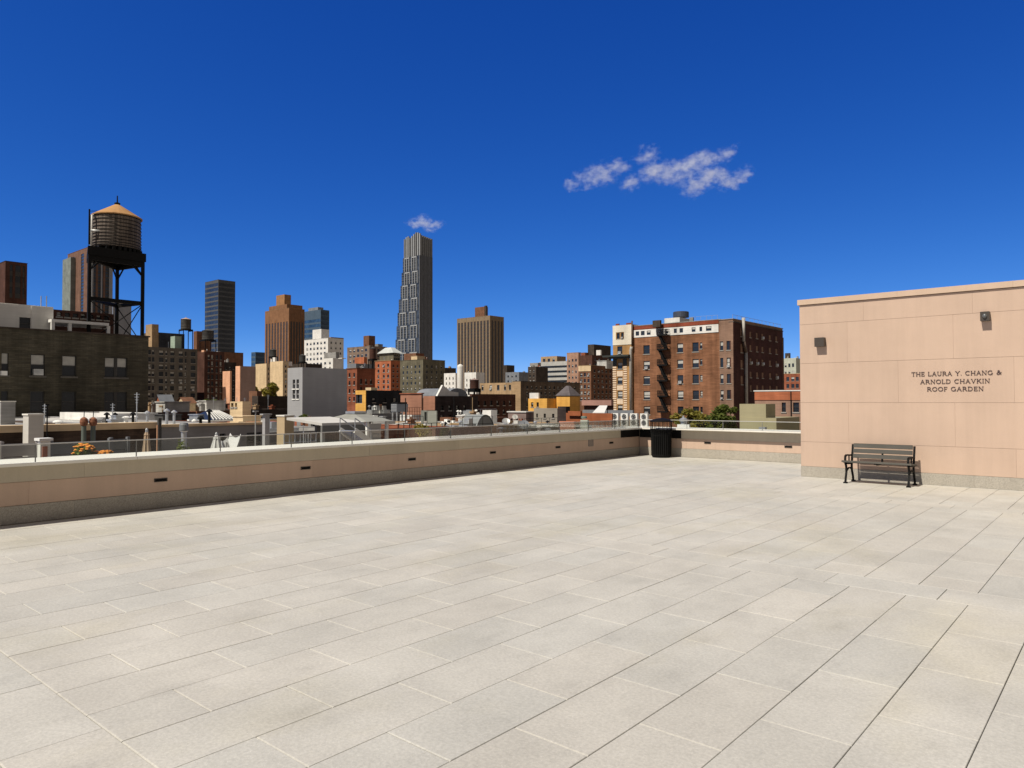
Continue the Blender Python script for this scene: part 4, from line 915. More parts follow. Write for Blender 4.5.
# white stepped gable and curved grey roof on it
gz = b.zt; p0 = onx(436, 396, b.x1-.5); p1 = onx(458.5, 396, b.x1-.5); k = MB()
ya, yb_ = p0.y, p1.y; ym = ya+(yb_-ya)*.30; X = b.x1-.5; zt_ = onx(441, 385, X).z
k.add([(X,ya,gz-.3),(X,yb_,gz-.3),(X,yb_,gz+.45),(X,ym+1.2,gz+.6),(X,ym,zt_),(X-.3,ya,gz-.3),(X-.3,yb_,gz-.3),(X-.3,yb_,gz+.45),(X-.3,ym+1.2,gz+.6),(X-.3,ym,zt_)],
      [(0,1,2,3,4),(9,8,7,6,5),(0,4,9,5),(4,3,8,9),(3,2,7,8),(2,1,6,7)]); k.build('gable', BRK['white'], b.root)
k = MB(); a0 = onx(447, 396, X-2); a1 = onx(468, 396, X-2); n = 10; cy = (a0.y+a1.y)/2; ry = (a1.y-a0.y)/2; rz = onx(457, 386.6, X-2).z-gz
for i in range(n):
    t0, t1 = math.pi*i/n, math.pi*(i+1)/n
    k.quad((X-2, cy-ry*math.cos(t0), gz-.2+rz*math.sin(t0)), (X-2, cy-ry*math.cos(t1), gz-.2+rz*math.sin(t1)), (X-8, cy-ry*math.cos(t1), gz-.2+rz*math.sin(t1)), (X-8, cy-ry*math.cos(t0), gz-.2+rz*math.sin(t0)))
k.add([(X-2.01, cy-ry*math.cos(math.pi*i/n), gz-.2+rz*math.sin(math.pi*i/n)) for i in range(n+1)], [tuple(range(n+1))]); k.build('curved_roof', BRK['bluegrey'], b.root)
b = building('loft_building', 'dark red brick range behind the dark long building, low white roof bits on top', 'building', 470, 472, 515.5, 394, 104, BRK['darkred'], None, [('grid', 3.2, 3.4, .35, .5, 1.2, 'plain')], roof=SILVER, par=.3); roof_bits(b, 8, 12, ('hatch', 'vent_pipe', 'chimney'), .8)
water_tank('water_tank', 'dark red water tank on splayed stand above the dark long building', 474.3, 380, 388.5, 9, 110, at(474, 395, 110).z, mat=BRK['darkred'], roofm=BRK['mauve'])
b = building('rowhouse', 'yellow house front with white roof bulkhead, left of the hip roofed one', 'house', 528.2, 547, 557, 398.5, 112, BRK['yellow'], [('px', [(531, 533.3), (536.5, 538.8)], [(402.3, 406.8)], 535, 'plain')], roof=SILVER)
pent(b, 529.5, 538.5, 540, 392.8, 116, BRK['white'], name='bulkhead')
b = building('rowhouse', 'bright yellow house with dark hip roof', 'house', 556.5, 569.8, 579.8, 396.5, 112, BRK['yellow'], None, None, roof=TAR); hip(b, .15, 1.55, wall('dark_slate', (.13, .115, .12), .2), ridge=.15)
b = building('rowhouse', 'low grey rendered house with four small windows below the yellow houses', 'house', 533.8, 557.3, 560, 408.3, 78, wall('warm_grey_render', (.36, .32, .27), .1), [('px', [(536.2, 537.8), (543.6, 545.8), (552, 554.3)], [(413.7, 417.7)], 545, 'plainB')], roof=SILVER)
b = building('brick_building', 'maroon striped building with long pale cornice behind the white awning', 'building', 584, 613, 613.5, 399.5, 110, BRK['darkred'], [('bands', 3, .4, 2.4, 4)], roof=TAR)
k = MB(); k.box(b.x0-.1, b.y0-.5, b.zt-.9, b.x1, b.y0-.004, b.zt-.1); k.build('cornice', wall('rose_cornice', (.42, .24, .20), .1), b.root)
k = MB(); k.box(b.x0, b.y0-.4, b.zt-2.5, b.x0+9, b.y0-.004, b.zt-1.6); k.build('sign_band', BRK['bluegrey'], b.root)
b = building('brick_building', 'red brick garden wall building under the white awning', 'building', 566, 612, 613, 413.4, 66, BRK['orange'] if 0 else wall('rust_brick', (.36, .12, .055), .2), roof=TAR, par=.25, cope=None)
pent(b, 568, 580.5, 582, 411.2, 68, MATS['rust_brick'], name='bulkhead'); roof_bits(b, 4, 31)
building('dark_building', 'black shaded gap wall between grey rendered house and red brick wall', 'building', 557.6, 566, 570, 406.5, 74, MATS['black_brick'], roof=TAR)

# ---- the big brick apartment building on the right
def brick_block():
    br = wall('orange_brown_brick', (.245, .117, .065), .32); d = 128
    rows = [(345.2, 354), (361, 369.2), (376, 384.3), (391, 399.4), (406.3, 414.5)]
    cols = [(643.7, 650), (677.6, 683.4), (692.8, 699)]; small = [(700.3, 702.6)]
    r2 = [(a-1.0, b-.6) for a, b in rows]
    top = [(636, 639.5), (641.3, 645), (647.2, 651), (660.8, 664), (665.7, 669), (674.3, 677.3), (680, 683.5), (692.2, 696), (700, 702.7), (706.5, 712)]
    B = building('apartment_building', 'large orange brown brick apartment building with black zigzag fire escape', 'apartment block', 633.8, 719.8, None, 319.6, d, br,
        [('px', cols, rows, 647, 'hung'), ('px', small, [(a+.3, b-2.5) for a, b in rows], 647, 'plain')], None, l=30, full=True, frame=FR_D, roof=TAR, cope=BRK['grey'], zb=GROUND)
    o = B.y0
    # white painted frieze storey with its own windows, standing slightly proud
    pz = lambda px, py: ony(px, py, B.y0).z
    wf = MB(); z0, z1 = pz(690, 334.0), pz(690, 326.2)
    fz = Bld(); fz.d = d; fz.x0, fz.x1, fz.y0, fz.y1, fz.zb, fz.zt = B.x0+.05, B.x0+px_u(B, 'S', 719.2), B.y0-.09, B.y0-.004, z0, z1; fz.root = B.root
    H = []
    for a, b in top:
        ua, ub = px_u(fz, 'S', a), px_u(fz, 'S', b); H.append((ua, ub, z0+.35, z1-.25, wpick('plain'), 3))
    facade(wf, fz, 'S', H, .08); wf.add([(fz.x0,fz.y0,z1),(fz.x1,fz.y0,z1),(fz.x1,fz.y1,z1),(fz.x0,fz.y1,z1)], [(0,1,2,3)]); wf.add([(fz.x1,fz.y0,z0),(fz.x1,fz.y1,z0),(fz.x1,fz.y1,z1),(fz.x1,fz.y0,z1)], [(0,1,2,3)])
    wf.build('white_storey', BRK['white'], B.root)
    for a, b, c, e, st, sh in H:   # shallow recess: panes set 7 cm back
        q = MB(); x0, x1 = fz.x0+a, fz.x0+b; q.quad((x0,fz.y0+.07,c),(x1,fz.y0+.07,c),(x1,fz.y0+.07,e),(x0,fz.y0+.07,e))
        q.box(x0, fz.y0+.02, (c+e)/2-.04, x1, fz.y0+.068, (c+e)/2+.04, 1)
        if rnd.random() < .4: q.quad((x0+.1,fz.y0+.06,(c+e)/2+.05),(x1-.1,fz.y0+.06,(c+e)/2+.05),(x1-.1,fz.y0+.06,e),(x0+.1,fz.y0+.06,e), 2)
        q.build('window', [GLASS, FR_D, BLIND], B.root)
    # red upper parapet band
    q = MB(); q.box(B.x0-.02, B.y0-.06, pz(690, 325.6), fz.x1, B.y0-.004, B.zt-.02); q.build('parapet_band', wall('deep_red_brick', (.26, .07, .042), .2), B.root)
    # corner wing in greyer brick
    gb = wall('grey_red_brick', (.255, .16, .115), .2)
    C = building(None, None, None, 719.9, 733.6, 783.3, 319, d, gb, Y=B.y0-.06, S= [('px', [(720.6, 723.6), (727, 731.2)], [(341, 350), (357.7, 367.2), (374, 383.3), (390, 399)], 727, 'hung')],
        root=B.root, part='corner_bay', full=True, roof=TAR, cope=BRK['grey'])
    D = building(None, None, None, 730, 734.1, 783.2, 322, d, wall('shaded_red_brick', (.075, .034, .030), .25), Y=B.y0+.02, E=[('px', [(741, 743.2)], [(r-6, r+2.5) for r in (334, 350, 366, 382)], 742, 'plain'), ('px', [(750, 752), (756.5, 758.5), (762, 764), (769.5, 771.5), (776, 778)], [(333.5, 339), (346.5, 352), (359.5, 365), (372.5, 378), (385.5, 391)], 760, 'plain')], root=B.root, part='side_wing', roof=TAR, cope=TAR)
    # fire escape
    fe = MB(); xs0, xs1 = px_u(B, 'S', 660.3)+B.x0, px_u(B, 'S', 670.3)+B.x0; y1 = B.y0-.02; y0 = y1-1.1
    P = thing_child('fire_escape', B)
    zs = [pz(665, y) for y in (335, 349.5, 365, 380.5, 396, 411.5)]
    for i, z in enumerate(zs):
        q = MB()
        for k in range(5): q.box(xs0, y0+k*.23, z-.05, xs1, y0+k*.23+.18, z+.03)
        q.box(xs0, y0-.05, z-.2, xs1, y0-.002, z+.08); q.build('platform', BLACK, P)
        q = MB()
        for h in (.5, 1.0): q.tube([(xs0, y1, z+h), (xs0, y0, z+h), (xs1, y0, z+h), (xs1, y1, z+h)], .05, 4)
        for k in range(13): x = xs0+(xs1-xs0)*k/12; q.tube([(x, y0, z), (x, y0, z+1.0)], .055, 4)
        q.build('railing', BLACK, P)
        if i+1 < len(zs):
            q = MB(); zz = zs[i+1]; a, b = (xs0+.2, xs1-.35)
            for yy in (y0+.25, y0+.85): q.bar((a, yy, z), (b, yy, zz), .09, .38)
            for k in range(1, 11): t = k/11; q.box(a+(b-a)*t-.2, y0+.27, z+(zz-z)*t-.02, a+(b-a)*t+.2, y0+.83, z+(zz-z)*t+.04)
            q.tube([(a, y0+.25, z+.9), (b, y0+.25, zz+.9)], .04, 4); q.tube([(a, y0+.85, z+.9), (b, y0+.85, zz+.9)], .022, 4)
            q.build('stair', BLACK, P)
    # flue pipes
    q = MB(); x = B.x0+.05; zk = pz(632, 347)
    q.tube([(x-.35, B.y0-.5, pz(633, 415)), (x-.35, B.y0-.5, zk-.6), (x-.15, B.y0-.5, zk)], .3, 10); q.build('flue', plain('dull_flue', (.36, .34, .31), .6), B.root, True)
    q = MB(); q.tube([(x-.05, B.y0-.5, zk+.05), (x-.05, B.y0-.5, pz(633, 321))], .16, 8); q.build('flue', plain('rusty_flue', (.09, .06, .045), .7), B.root, True)
    q = MB(); xx, yy = C.x1+.35, px_u(C, 'E', 742.3)+C.y0
    q.tube([(xx, yy, onx(742.3, 341.5, xx).z), (xx, yy, onx(742.3, 317.5, xx).z)], .27, 10); q.build('flue', MATS['dull_flue'], B.root, True)
    yy2 = px_u(C, 'E', 744.6)+C.y0; q = MB(); q.tube([(xx, yy2, onx(744.6, 406, xx).z), (xx, yy2, onx(744.6, 352, xx).z)], .27, 10); q.build('flue', MATS['dull_flue'], B.root, True)
    q = MB(); q.tube([(xx, yy, onx(742.3, 341.5, xx).z), (xx, yy2, onx(744.6, 352, xx).z)], .3, 10); q.build('flue', plain('rusty_flue', (1, 1, 1)), B.root, True)
    # roof structures
    p = pent(B, 665, 679.6, 690, 317.2, d+6, BRK['white'], name='bulkhead')
    q = MB(); c = at(681, 317, d+9); q.lathe([(1.55, c.z-.1), (1.55, at(681, 312.3, d+9).z), (1.4, at(681, 311.8, d+9).z)], 24, (c.x, c.y)); q.build('roof_tank', plain('navy_tank', (.05, .06, .085), .5), B.root)
    pent(B, 653, 660, 662, 320, d+4, BRK['darkbrown'], name='chimney', l=2); pent(B, 690, 693, 694.5, 317.3, d+8, BRK['grey'], name='chimney', l=2)
    q = MB(); z = B.zt+.12
    xa, xb = B.x0+px_u(B, 'S', 690), B.x0+px_u(B, 'S', 718)
    for k in range(6): x = xa+(xb-xa)*k/5; q.tube([(x, B.y0+.15, z), (x, B.y0+.15, z+.75)], .025, 4)
    q.tube([(xa, B.y0+.15, z+.75), (xb, B.y0+.15, z+.75)], .025, 4); q.build('roof_railing', STEEL, B.root)
    roof_bits(B, 8, 44, ('vent_pipe', 'antenna', 'hatch'))
    q = MB(); z = C.zt+.12
    nr = 12; dy = (C.y1-C.y0-.8)/nr
    for k in range(nr+1): y = C.y0+.3+dy*k; q.tube([(C.x1-.2, y, z), (C.x1-.2, y, z+.7)], .03, 4)
    q.tube([(C.x1-.2, C.y0+.3, z+.7), (C.x1-.2, C.y0+.3+nr*dy, z+.7)], .03, 4); q.build('roof_railing', STEEL, B.root)
    return B
def thing_child(name, B):
    o = bpy.data.objects.new(name, None); sc.collection.objects.link(o); o.parent = B.root; o.empty_display_size = .3; o['_org'] = B.root['_org']; return o
BB = brick_block()
def cream_house():
    tn = wall('golden_tan_brick', (.42, .24, .10), .15)
    b = building('apartment_building', 'narrow cream topped house with dark cornice and striped stone quoins', 'apartment block', 613.2, 633.2, None, 324.2, 127, tn, Y=BB.y0-.1, S=
        [('px', [(617, 620), (621.4, 624)], [(333, 338.7)], 620, 'hung'), ('px', [(617.6, 622.6)], [(346.3, 354), (362.6, 368.8), (377.2, 384), (391, 398), (405, 411.5)], 620, 'hung')], l=30, roof=TAR, full=True)
    pz = lambda py: ony(620, py, b.y0).z; U = lambda px: px_u(b, 'S', px)+b.x0
    hs = [(U(616.4), U(624.6), pz(339.6), pz(332.2))]
    q = MB(); y = b.y0
    for (x0, x1, z0, z1) in ((b.x0, b.x1, pz(332.2), b.zt-.02), (b.x0, hs[0][0], pz(339.6), pz(332.2)-.002), (hs[0][1], b.x1, pz(339.6), pz(332.2)-.002), (b.x0, b.x1, pz(345), pz(339.6)-.002)): q.box(x0, y-.08, z0, x1, y-.004, z1)
    q.build('white_storey', wall('cream_paint', (.80, .73, .60), .1), b.root)
    q = MB(); q.box(b.x0-1.6, y-1.4, pz(357), b.x1-.2, y-.004, pz(355.3)); q.box(b.x0-.6, y-.7, pz(358.6), b.x1-.2, y-.004, pz(357)-.002); q.build('cornice', plain('dark_green_cornice', (.03, .035, .03), .6), b.root)
    for (a0, a1) in ((b.x0, U(617)), (U(623.2), U(627))): q = MB(); q.box(a0, y-.06, pz(366), a1, y-.004, pz(358.9)); q.build('frieze', MATS['dark_green_cornice'], b.root)
    n = 24
    for xa, xb in ((b.x0-.03, U(616.6)), (U(623.8), U(627.2))):
        q = MB()
        for k in range(n):
            z1 = pz(366.5)-k*(pz(366.5)-pz(420))/n; z0 = z1-(pz(366.5)-pz(420))/n*.58
            q.box(xa, y-.10, z0, xb, y-.004, z1)
        q.build('quoin', wall('pale_stone', (.78, .62, .46), .1), b.root)
    for (t, bt) in ((371, 376.3), (385.5, 390), (399, 404)):
        q = MB(); q.box(U(617.2), y-.05, pz(bt), U(623), y-.004, pz(t)); q.build('stone_panel', MATS['pale_stone'], b.root)
    pent(b, 626.5, 631, 632, 322.6, 147, MATS['deep_red_brick'], name='chimney', l=2)
    pent(b, 616, 619, 620, 323.6, 147, MATS['deep_red_brick'], name='chimney', l=2)
cream_house()
building('brick_building', 'dark narrow block peeping out behind the shaded side of the brick building', 'building', 776, 779.6, 784.3, 337, 190, BRK['darkbrown'], None, [('grid', 3.2, 4, .4, .5, 1, 'plain')], roof=TAR)
b = building('apartment_building', 'distant pale green white building beside the pavilion corner', 'apartment block', 783.5, 796, 801, 358, 330, wall('mint_white', (.50, .52, .44), .1), [('px', [(785, 787), (788.7, 790.7), (792.4, 794.4)], [(363.5, 367), (371, 374.5)], 790, 'plain')], roof=SILVER); pent(b, 785.5, 789.7, 791, 353, 335, BRK['darkbrown'], name='bulkhead'); roof_bits(b, 5, 2)
b = building('brick_building', 'distant red brick house front with pale quoins beside the pavilion corner', 'building', 783.5, 803, 808, 373.5, 210, BRK['red'], [('px', [(786.6, 789.4), (791.5, 794.5), (796, 799)], [(377, 381), (384, 388), (390, 394)], 790, 'plain')], roof=TAR, cope=BRK['cream'])
b = building('brick_building', 'low brick building with red top band, in front of the shaded brick wing', 'building', 754.8, 806, 812, 391, 76, wall('rosy_grey_brick', (.36, .225, .165), .15), [('px', [(781.7, 785.8), (793, 799)], [(402.5, 412), ], 790, 'plain')], roof=SILVER, cope=BRK['white'])
q = MB(); q.box(b.x0, b.y0-.06, b.zt-.95, b.x1, b.y0-.004, b.zt-.02); q.build('top_band', BRK['orange'], b.root)
q = MB(); q.tube([(b.x0+px_u(b, 'S', 791.3), b.y0-.12, GROUND), (b.x0+px_u(b, 'S', 791.3), b.y0-.12, b.zt)], .05, 6); q.build('downpipe', BLACK, b.root)
b = building('rendered_block', 'olive beige rendered block standing behind the far glass railing', 'building', 739.5, 765.8, 775.2, 404, 56, wall('olive_beige_render', (.40, .36, .225), .06), None, None, roof=GREYROOF, par=.05)
p = building(None, None, None, 741, 776.3, None, 418, 55.4, MATS['olive_beige_render'], root=b.root, part='lower_wall', l=5, roof=GREYROOF, par=.05)

# ------------------------------------------------------------------ near brick building with the water tower (left)
X1 = -63.9
NB = wall('olive_dark_brick', (.094, .085, .064), .3, brick=(.42, .14))
b1 = building('brick_building', 'dark olive brick building under the big water tower, sash windows with pale blinds', 'building', None, -40, 148, 337.3, 62, NB, X=X1, ref=147.5, w=24, roof=TAR, par=.5, cope=BRK['darkbrown'], full=True, glass=GLASS, sill=plain('dark_stone_sill', (.11, .10, .085), .9),
    E=[('px', [(1, 8), (30, 44.5), (61.5, 76)], [(355.5, 376.3)], 68, 'hungA'), ('px', [(1, 8), (30, 44.5), (61.5, 76)], [(391.5, 411.5)], 68, 'hungB'), ('px', [(104.3, 127)], [(355.5, 376.3)], 68, 'doubleA'), ('px', [(104.3, 127)], [(391.5, 411.5)], 68, 'doubleB')])
q = MB(); a_, c_ = onx(0, 371, X1), onx(6, 375.5, X1); q.box(X1-.1, a_.y, c_.z, X1+.35, c_.y, a_.z); q.build('window_air_conditioner', WHITE, b1.root)
cor = wall('pale_corrugated_metal', (.80, .78, .73), .08)
p1 = building('rooftop_shed', 'pale corrugated metal shed with one dark opening on the olive brick building', 'shed', None, -40, 52, 307, 66, cor, X=X1-4, ref=52, w=12, zb=b1.zr, par=.1, roof=SILVER, E=[('px', [(18.3, 29.7)], [(317.3, 330)], 24, 'plainB')])
q = MB(); n = 40
for k in range(n):
    y = p1.y0+(p1.y1-p1.y0)*(k+.5)/n
    u0, u1 = px_u(p1, 'E', 18)+p1.y0, px_u(p1, 'E', 30)+p1.y0
    if u0-.1 < y < u1+.1: continue
    q.box(p1.x1+.003, y-.08, p1.zb+.02, p1.x1+.06, y+.08, p1.zt-.05)
q.build('rib', cor, p1.root)
for px in (41, 46.5):
    q = MB(); g_ = onx(px, 300, X1-4.5); q.tube([(X1-4.5, g_.y, b1.zr), (X1-4.5, g_.y, onx(px, 296, X1-4.5).z)], .04, 5); q.build('mast', STEEL, p1.root)
# white canopy beside the tower legs
t = thing('roof_canopy', 'white beam canopy on thin posts between corrugated shed and water tower legs', 'canopy', (X1-3, onx(80, 330, X1-3).y, b1.zr))
ya, yb_ = onx(51.5, 330, X1-3).y, onx(109, 330, X1-3).y; z1 = onx(80, 321, X1-3).z; z0 = onx(80, 323.8, X1-3).z
q = MB(); q.box(X1-6, ya, z0, X1-3, yb_, z1); q.build('canopy_slab', WHITE, t)
for px in (52.5, 69.5, 108):
    y = onx(px, 330, X1-3.2).y; q = MB(); q.box(X1-3.3, y-.12, b1.zr, X1-3.05, y+.12, z0-.002); q.build('post', WHITE, t)
building('rooftop_shed', 'dark maroon penthouse behind the white canopy', 'shed', None, 50, 113, 311.5, 72, BRK['darkred'], X=X1-8, ref=80, w=6, zb=b1.zr, par=.1, roof=TAR, E=[('grid', 3, 4, .6, .5, .1, 'plain')])

def main_tower():
    XL = X1-3.2
    A = onx(89, 300, XL); Bp = onx(142.5, 300, XL); k = (onx(117, 300, XL)-Vector((0, 0, EYE))); C = Vector((0, 0, EYE))+k*1.054
    k2 = (onx(89.3, 300, XL)-Vector((0, 0, EYE))); D = Vector((0, 0, EYE))+k2*1.06
    zf = b1.zr; zt = onx(89, 255, XL).z; zt0 = onx(89, 247.5, XL).z; zm = onx(89, 297, XL).z
    c = (A+Bp+C+D)/4; ctr = onx(116.3, 300, XL-1.6)
    t = thing('water_tower', 'big dark timber water tower with orange conical roof on black iron legs', 'water tower', (ctr.x, ctr.y, zf))
    L = [Vector((p.x, p.y, 0)) for p in (A, Bp, C, D)]
    for p in L:
        q = MB(); q.box(p.x-.12, p.y-.12, zf, p.x+.12, p.y+.12, zt); q.build('leg', BLACK, t)
    def beam(p, r, z, w, h, nm):
        q = MB(); q.bar((p.x, p.y, z), (r.x, r.y, z), w, h); q.build(nm, BLACK, t)
    ring = [(0, 1), (1, 2), (2, 3), (3, 0)]
    for i, j in ring[:2]+[(0, 2)]: beam(L[i], L[j], zt-.18, .22, .42, 'top_beam'); beam(L[i], L[j], zm-.1, .2, .30, 'middle_beam')
    for i, j in ((1, 2), (2, 1), (0, 1), (1, 0), (2, 0), (0, 2)):   # knee braces
        d = (L[j]-L[i]).normalized(); q = MB(); q.bar((L[i].x, L[i].y, zt-1.3), (L[i].x+d.x*.9, L[i].y+d.y*.9, zt-.35), .1, .1); q.build('knee_brace', BLACK, t)
    for i, j in ((0, 1), (1, 0), (1, 2), (2, 1)):
        q = MB(); q.tube([(L[i].x, L[i].y, zm-.2), (L[j].x, L[j].y, zf+.1)], .045, 5); q.build('tie_rod', BLACK, t)
    d = ctr.y; r = 24.6*mpp(ctr)
    cc = (ctr.x, ctr.y); zb = onx(116, 246, ctr.x+r*.8).z; ztop = onx(116, 214, ctr.x+r*.8).z
    # platform of heavy joists below the tank
    q = MB(); rr = r*.99
    for s in range(-4, 5):
        w = math.sqrt(max(.05, 1-(s/4.6)**2))*rr
        q.box(cc[0]-w, cc[1]+s*rr/4.5-.12, zb-.35, cc[0]+w, cc[1]+s*rr/4.5+.12, zb-.006)
    q.build('joist', BLACK, t)
    q = MB(); q.add([(p.x, p.y, zt+.03) for p in (L[0]+Vector((.2,-.2,0)), L[1]+Vector((.2,.2,0)), L[2]+Vector((-.2,.2,0)), L[3]+Vector((-.2,-.2,0)))]+[(p.x, p.y, zb-.352) for p in (L[0]+Vector((.2,-.2,0)), L[1]+Vector((.2,.2,0)), L[2]+Vector((-.2,.2,0)), L[3]+Vector((-.2,-.2,0)))], [(3,2,1,0),(4,5,6,7),(0,1,5,4),(1,2,6,5),(2,3,7,6),(3,0,4,7)]); q.build('platform', BLACK, t)
    # staves
    m, nt, bs = _new('tank_staves_dark'); v = objvec(nt)
    f = math2(nt, 'MULTIPLY', ramp(nt, noise(nt, vmul(nt, v, (7, 7, .25)), 1, 3), .45, 1.5), ramp(nt, noise(nt, vmul(nt, v, (.6, .6, .5)), 1, 3), .6, 1.4))
    nt.links.new(tint(nt, (.115, .092, .075), f), bs.inputs['Base Color']); bs.inputs['Roughness'].default_value = .9
    q = MB(); n = 64
    q.lathe([(r, zb), (r*.985, ztop)], n, cc); q.build('tank', m, t)
    H = ztop-zb
    for i in range(10):
        z = zb+H*(.03+.93*(i/9)**1.15); rk = r*(1.012-.015*(z-zb)/H); q = MB(); q.lathe([(rk, z), (rk+.03, z), (rk+.03, z+.05), (rk, z+.05)], n, cc, caps=False); q.build('hoop', BLACK, t)
    ap = onx(116, 204.2, ctr.x).z
    m2 = wall('plywood_cone', (.50, .285, .13), .15)
    q = MB(); q.lathe([(r*1.06, ztop-.02), (r*1.07, ztop+.06), (r*.08, ap)], 24, cc); q.build('conical_roof', m2, t)
    q = MB(); q.lathe([(.22, ap-.1), (.26, ap+.1), (.06, ap+.2), (.05, ap+.75), (.01, ap+.8)], 8, cc); q.build('finial', BLACK, t)
    # white pipe up the left side and a ladder with hoops
    p = onx(91.2, 240, ctr.x+r*.2); e = Vector((p.x, p.y, 0))
    q = MB(); q.tube([(p.x, p.y, zb-.4), (p.x, p.y, onx(91, 215, p.x).z), (p.x-.3, p.y+.3, onx(91, 214, p.x).z)], .10, 8); q.build('pipe', WHITE, t, True)
    q = MB(); z = onx(92, 231, p.x).z; q.tube([(p.x+.15, p.y-.1, z), (p.x+.35, p.y+.5, z+.05), (p.x+.5, p.y+.95, z-.1)], .09, 8); q.build('pipe', STEEL, t, True)
    q = MB(); q.tube([(p.x+.2, p.y+.95, zb-.3), (p.x+.2, p.y+.95, z)], .22, 8); q.build('pipe', BLACK, t, True)
    y = onx(89.2, 230, p.x).y; q = MB(); q.bar((p.x, y, zb), (p.x, y, onx(89, 209, p.x).z), .1, .1); q.tube([(p.x, y, onx(89, 211, p.x).z), (p.x-.6, y+1.0, onx(89, 207.5, p.x).z), (p.x-.9, y+2.2, onx(89, 210, p.x).z)], .03, 4); q.build('ladder', BLACK, t)
main_tower()

# ------------------------------------------------------------------ near low roofs
def low(label, X, y0, y1, z, w, mat, roof, name='low_building', E=None, par=.35, cope=None, bits=0, seed=0, kinds=('vent_pipe', 'hatch', 'chimney'), **kw):
    B = Bld(); B.x1 = X; B.x0 = X-w; B.y0 = y0; B.y1 = y1; B.zt = z; B.zb = GROUND; B.pxw = {'S': 40, 'E': 40}
    B.d0 = B.d = (Vector((X, y0, 0))).dot(AF)
    _finish(B, name, label, 'building', mat, None, E, None, cope, roof, par, kw.get('frame'), None, None, False, None, 'wall', .12, 60)
    roof_bits(B, bits, seed, kinds); return B
r1a = low('low roof terrace building with grey fence, flowers and parasols, next to the left parapet', -13.2, -6, 16.4, -.9, 18.6, BRK['stucco'], wall('deck_roof', (.30, .27, .24), .2))
r1b = low('low building with grey gravel roof beyond the roof terrace building', -13.2, 16.6, 24.4, -.7, 18.6, BRK['brown'], GREYROOF)
r1c = low('low building with dark tar roof under the hip roofed gazebo', -13.4, 24.6, 33.4, -.75, 18.4, BRK['grey'], GREYROOF, bits=0)
r1d = low('low building with silver roof under the grey arched tarp', -13.6, 33.6, 43, -.75, 18.2, BRK['red'], SILVER, bits=0)
r1e = low('low building with gravel roof and cluttered vents before the row of air conditioners', -13.4, 43.2, 56, -.85, 18.4, BRK['tan'], GREYROOF, bits=0)
dirty = wall('patched_dark_brick', (.12, .085, .065), .45, brick=(.24, .08))
r2a = building('low_building', 'silver roofed building with patched dark brick side wall behind the parasols', 'building', None, -60, 158, 428.4, 32, dirty, X=-33, ref=157, w=30, roof=SILVER, par=.08, cap=.1, E=None)
q = MB(); q.box(r2a.x1-.6, r2a.y0, r2a.zt+.01, r2a.x1+.12, r2a.y1-.01, r2a.zt+.28); q.build('coping', BRK['cream'], r2a.root)
pent(r2a, 60, 112, 158, 413.5, 46, BRK['white'], name='raised_roof', w=8)
r2b = building('low_building', 'plain mauve grey stucco side wall with white roof behind the white covered chairs', 'building', None, 160.5, 263, 424.4, 36, BRK['stucco'], X=-33, ref=262, w=30, roof=SILVER, par=.1, E=[('px', [(220, 226), (247, 262)], [(433, 452)], 240, 'plainB')])
q = MB(); q.box(r2b.x1-.4, r2b.y0+.02, r2b.zt+.003, r2b.x1+.1, r2b.y1, r2b.zt+.12); q.build('coping', BRK['cream'], r2b.root)
ys = r2b.y1+.3
r3a = low('low building with white roof right below the grey windowless block', -33.4, ys, ys+6.5, .05, 28, BRK['grey'], SILVER, bits=0)
r3b = low('low building with tan roof behind the hip roofed gazebo', -33.4, ys+6.7, ys+13, .0, 28, BRK['red'], GREYROOF, bits=0)
r3c = low('low building with white roof behind the stair railing, vents along it', -33.4, ys+13.2, ys+20.5, -.1, 28, BRK['tan'], SILVER, bits=0)
r3d = low('low building with silver roof below the dark long brick building', -33.4, ys+20.7, ys+29, -.35, 22, BRK['grey'], SILVER, bits=0)
allk = ('vent_pipe', 'hatch', 'chimney', 'vent_pipe', 'rail', 'duct', 'party_wall', 'duct', 'hatch', 'vent_pipe', 'hatch')
for i, (rb, n) in enumerate(((r2a, 12), (r2b, 14), (r3a, 10), (r3b, 14), (r3c, 24), (r3d, 30), (r1d, 9), (r1e, 14))): roof_bits(rb, n, 60+i, ('vent_pipe', 'hatch', 'vent_pipe', 'hatch', 'antenna') if i < 2 else allk, .7)
r5 = []
for i, (a, c, yt, d, lab, rm, mt) in enumerate(((150, 196, 412.5, 74, 'row house with orange chimney and cluttered roof right of the olive brick building', GREYROOF, BRK['darkred']), (197, 243, 411, 84, 'row house with pale cluttered roof below the dark brick block', SILVER, BRK['brown']),
                                            (244, 290, 409.5, 92, 'row house with tar roof below the cream walls', TAR, BRK['darkbrown']))):
    b = building('rowhouse', lab, 'house', None, a, c, yt, d, mt, w=26, roof=rm, par=.3, E=[('grid', 3.2, 3.4, .4, .5, .8, 'plain')]); r5.append(b)
    roof_bits(b, 13, 90+i, ('stair_bulkhead', 'chimney', 'hatch', 'vent_pipe', 'chimney', 'antenna'), .9)
b = building('rowhouse', 'brown row house with green roof plants in front of the dark brick block', 'house', 190, 196, 246, 404, 120, BRK['darkbrown'], E=[('grid', 3, 3, .4, .5, .5, 'plain')], roof=TAR); roof_bits(b, 8, 111, ('stair_bulkhead', 'chimney', 'hatch'))
b = building('rowhouse', 'dark row house with slanted skylights left of the grey windowless block', 'house', 252, 258, 290, 396, 118, BRK['darkbrown'], roof=TAR); roof_bits(b, 7, 112, ('chimney', 'hatch', 'stair_bulkhead'))
b = building('rowhouse', 'small brown row house before the yellow roof trees', 'house', 249, 257, 262, 391, 125, BRK['brown'], roof=GREYROOF); roof_bits(b, 2, 113)
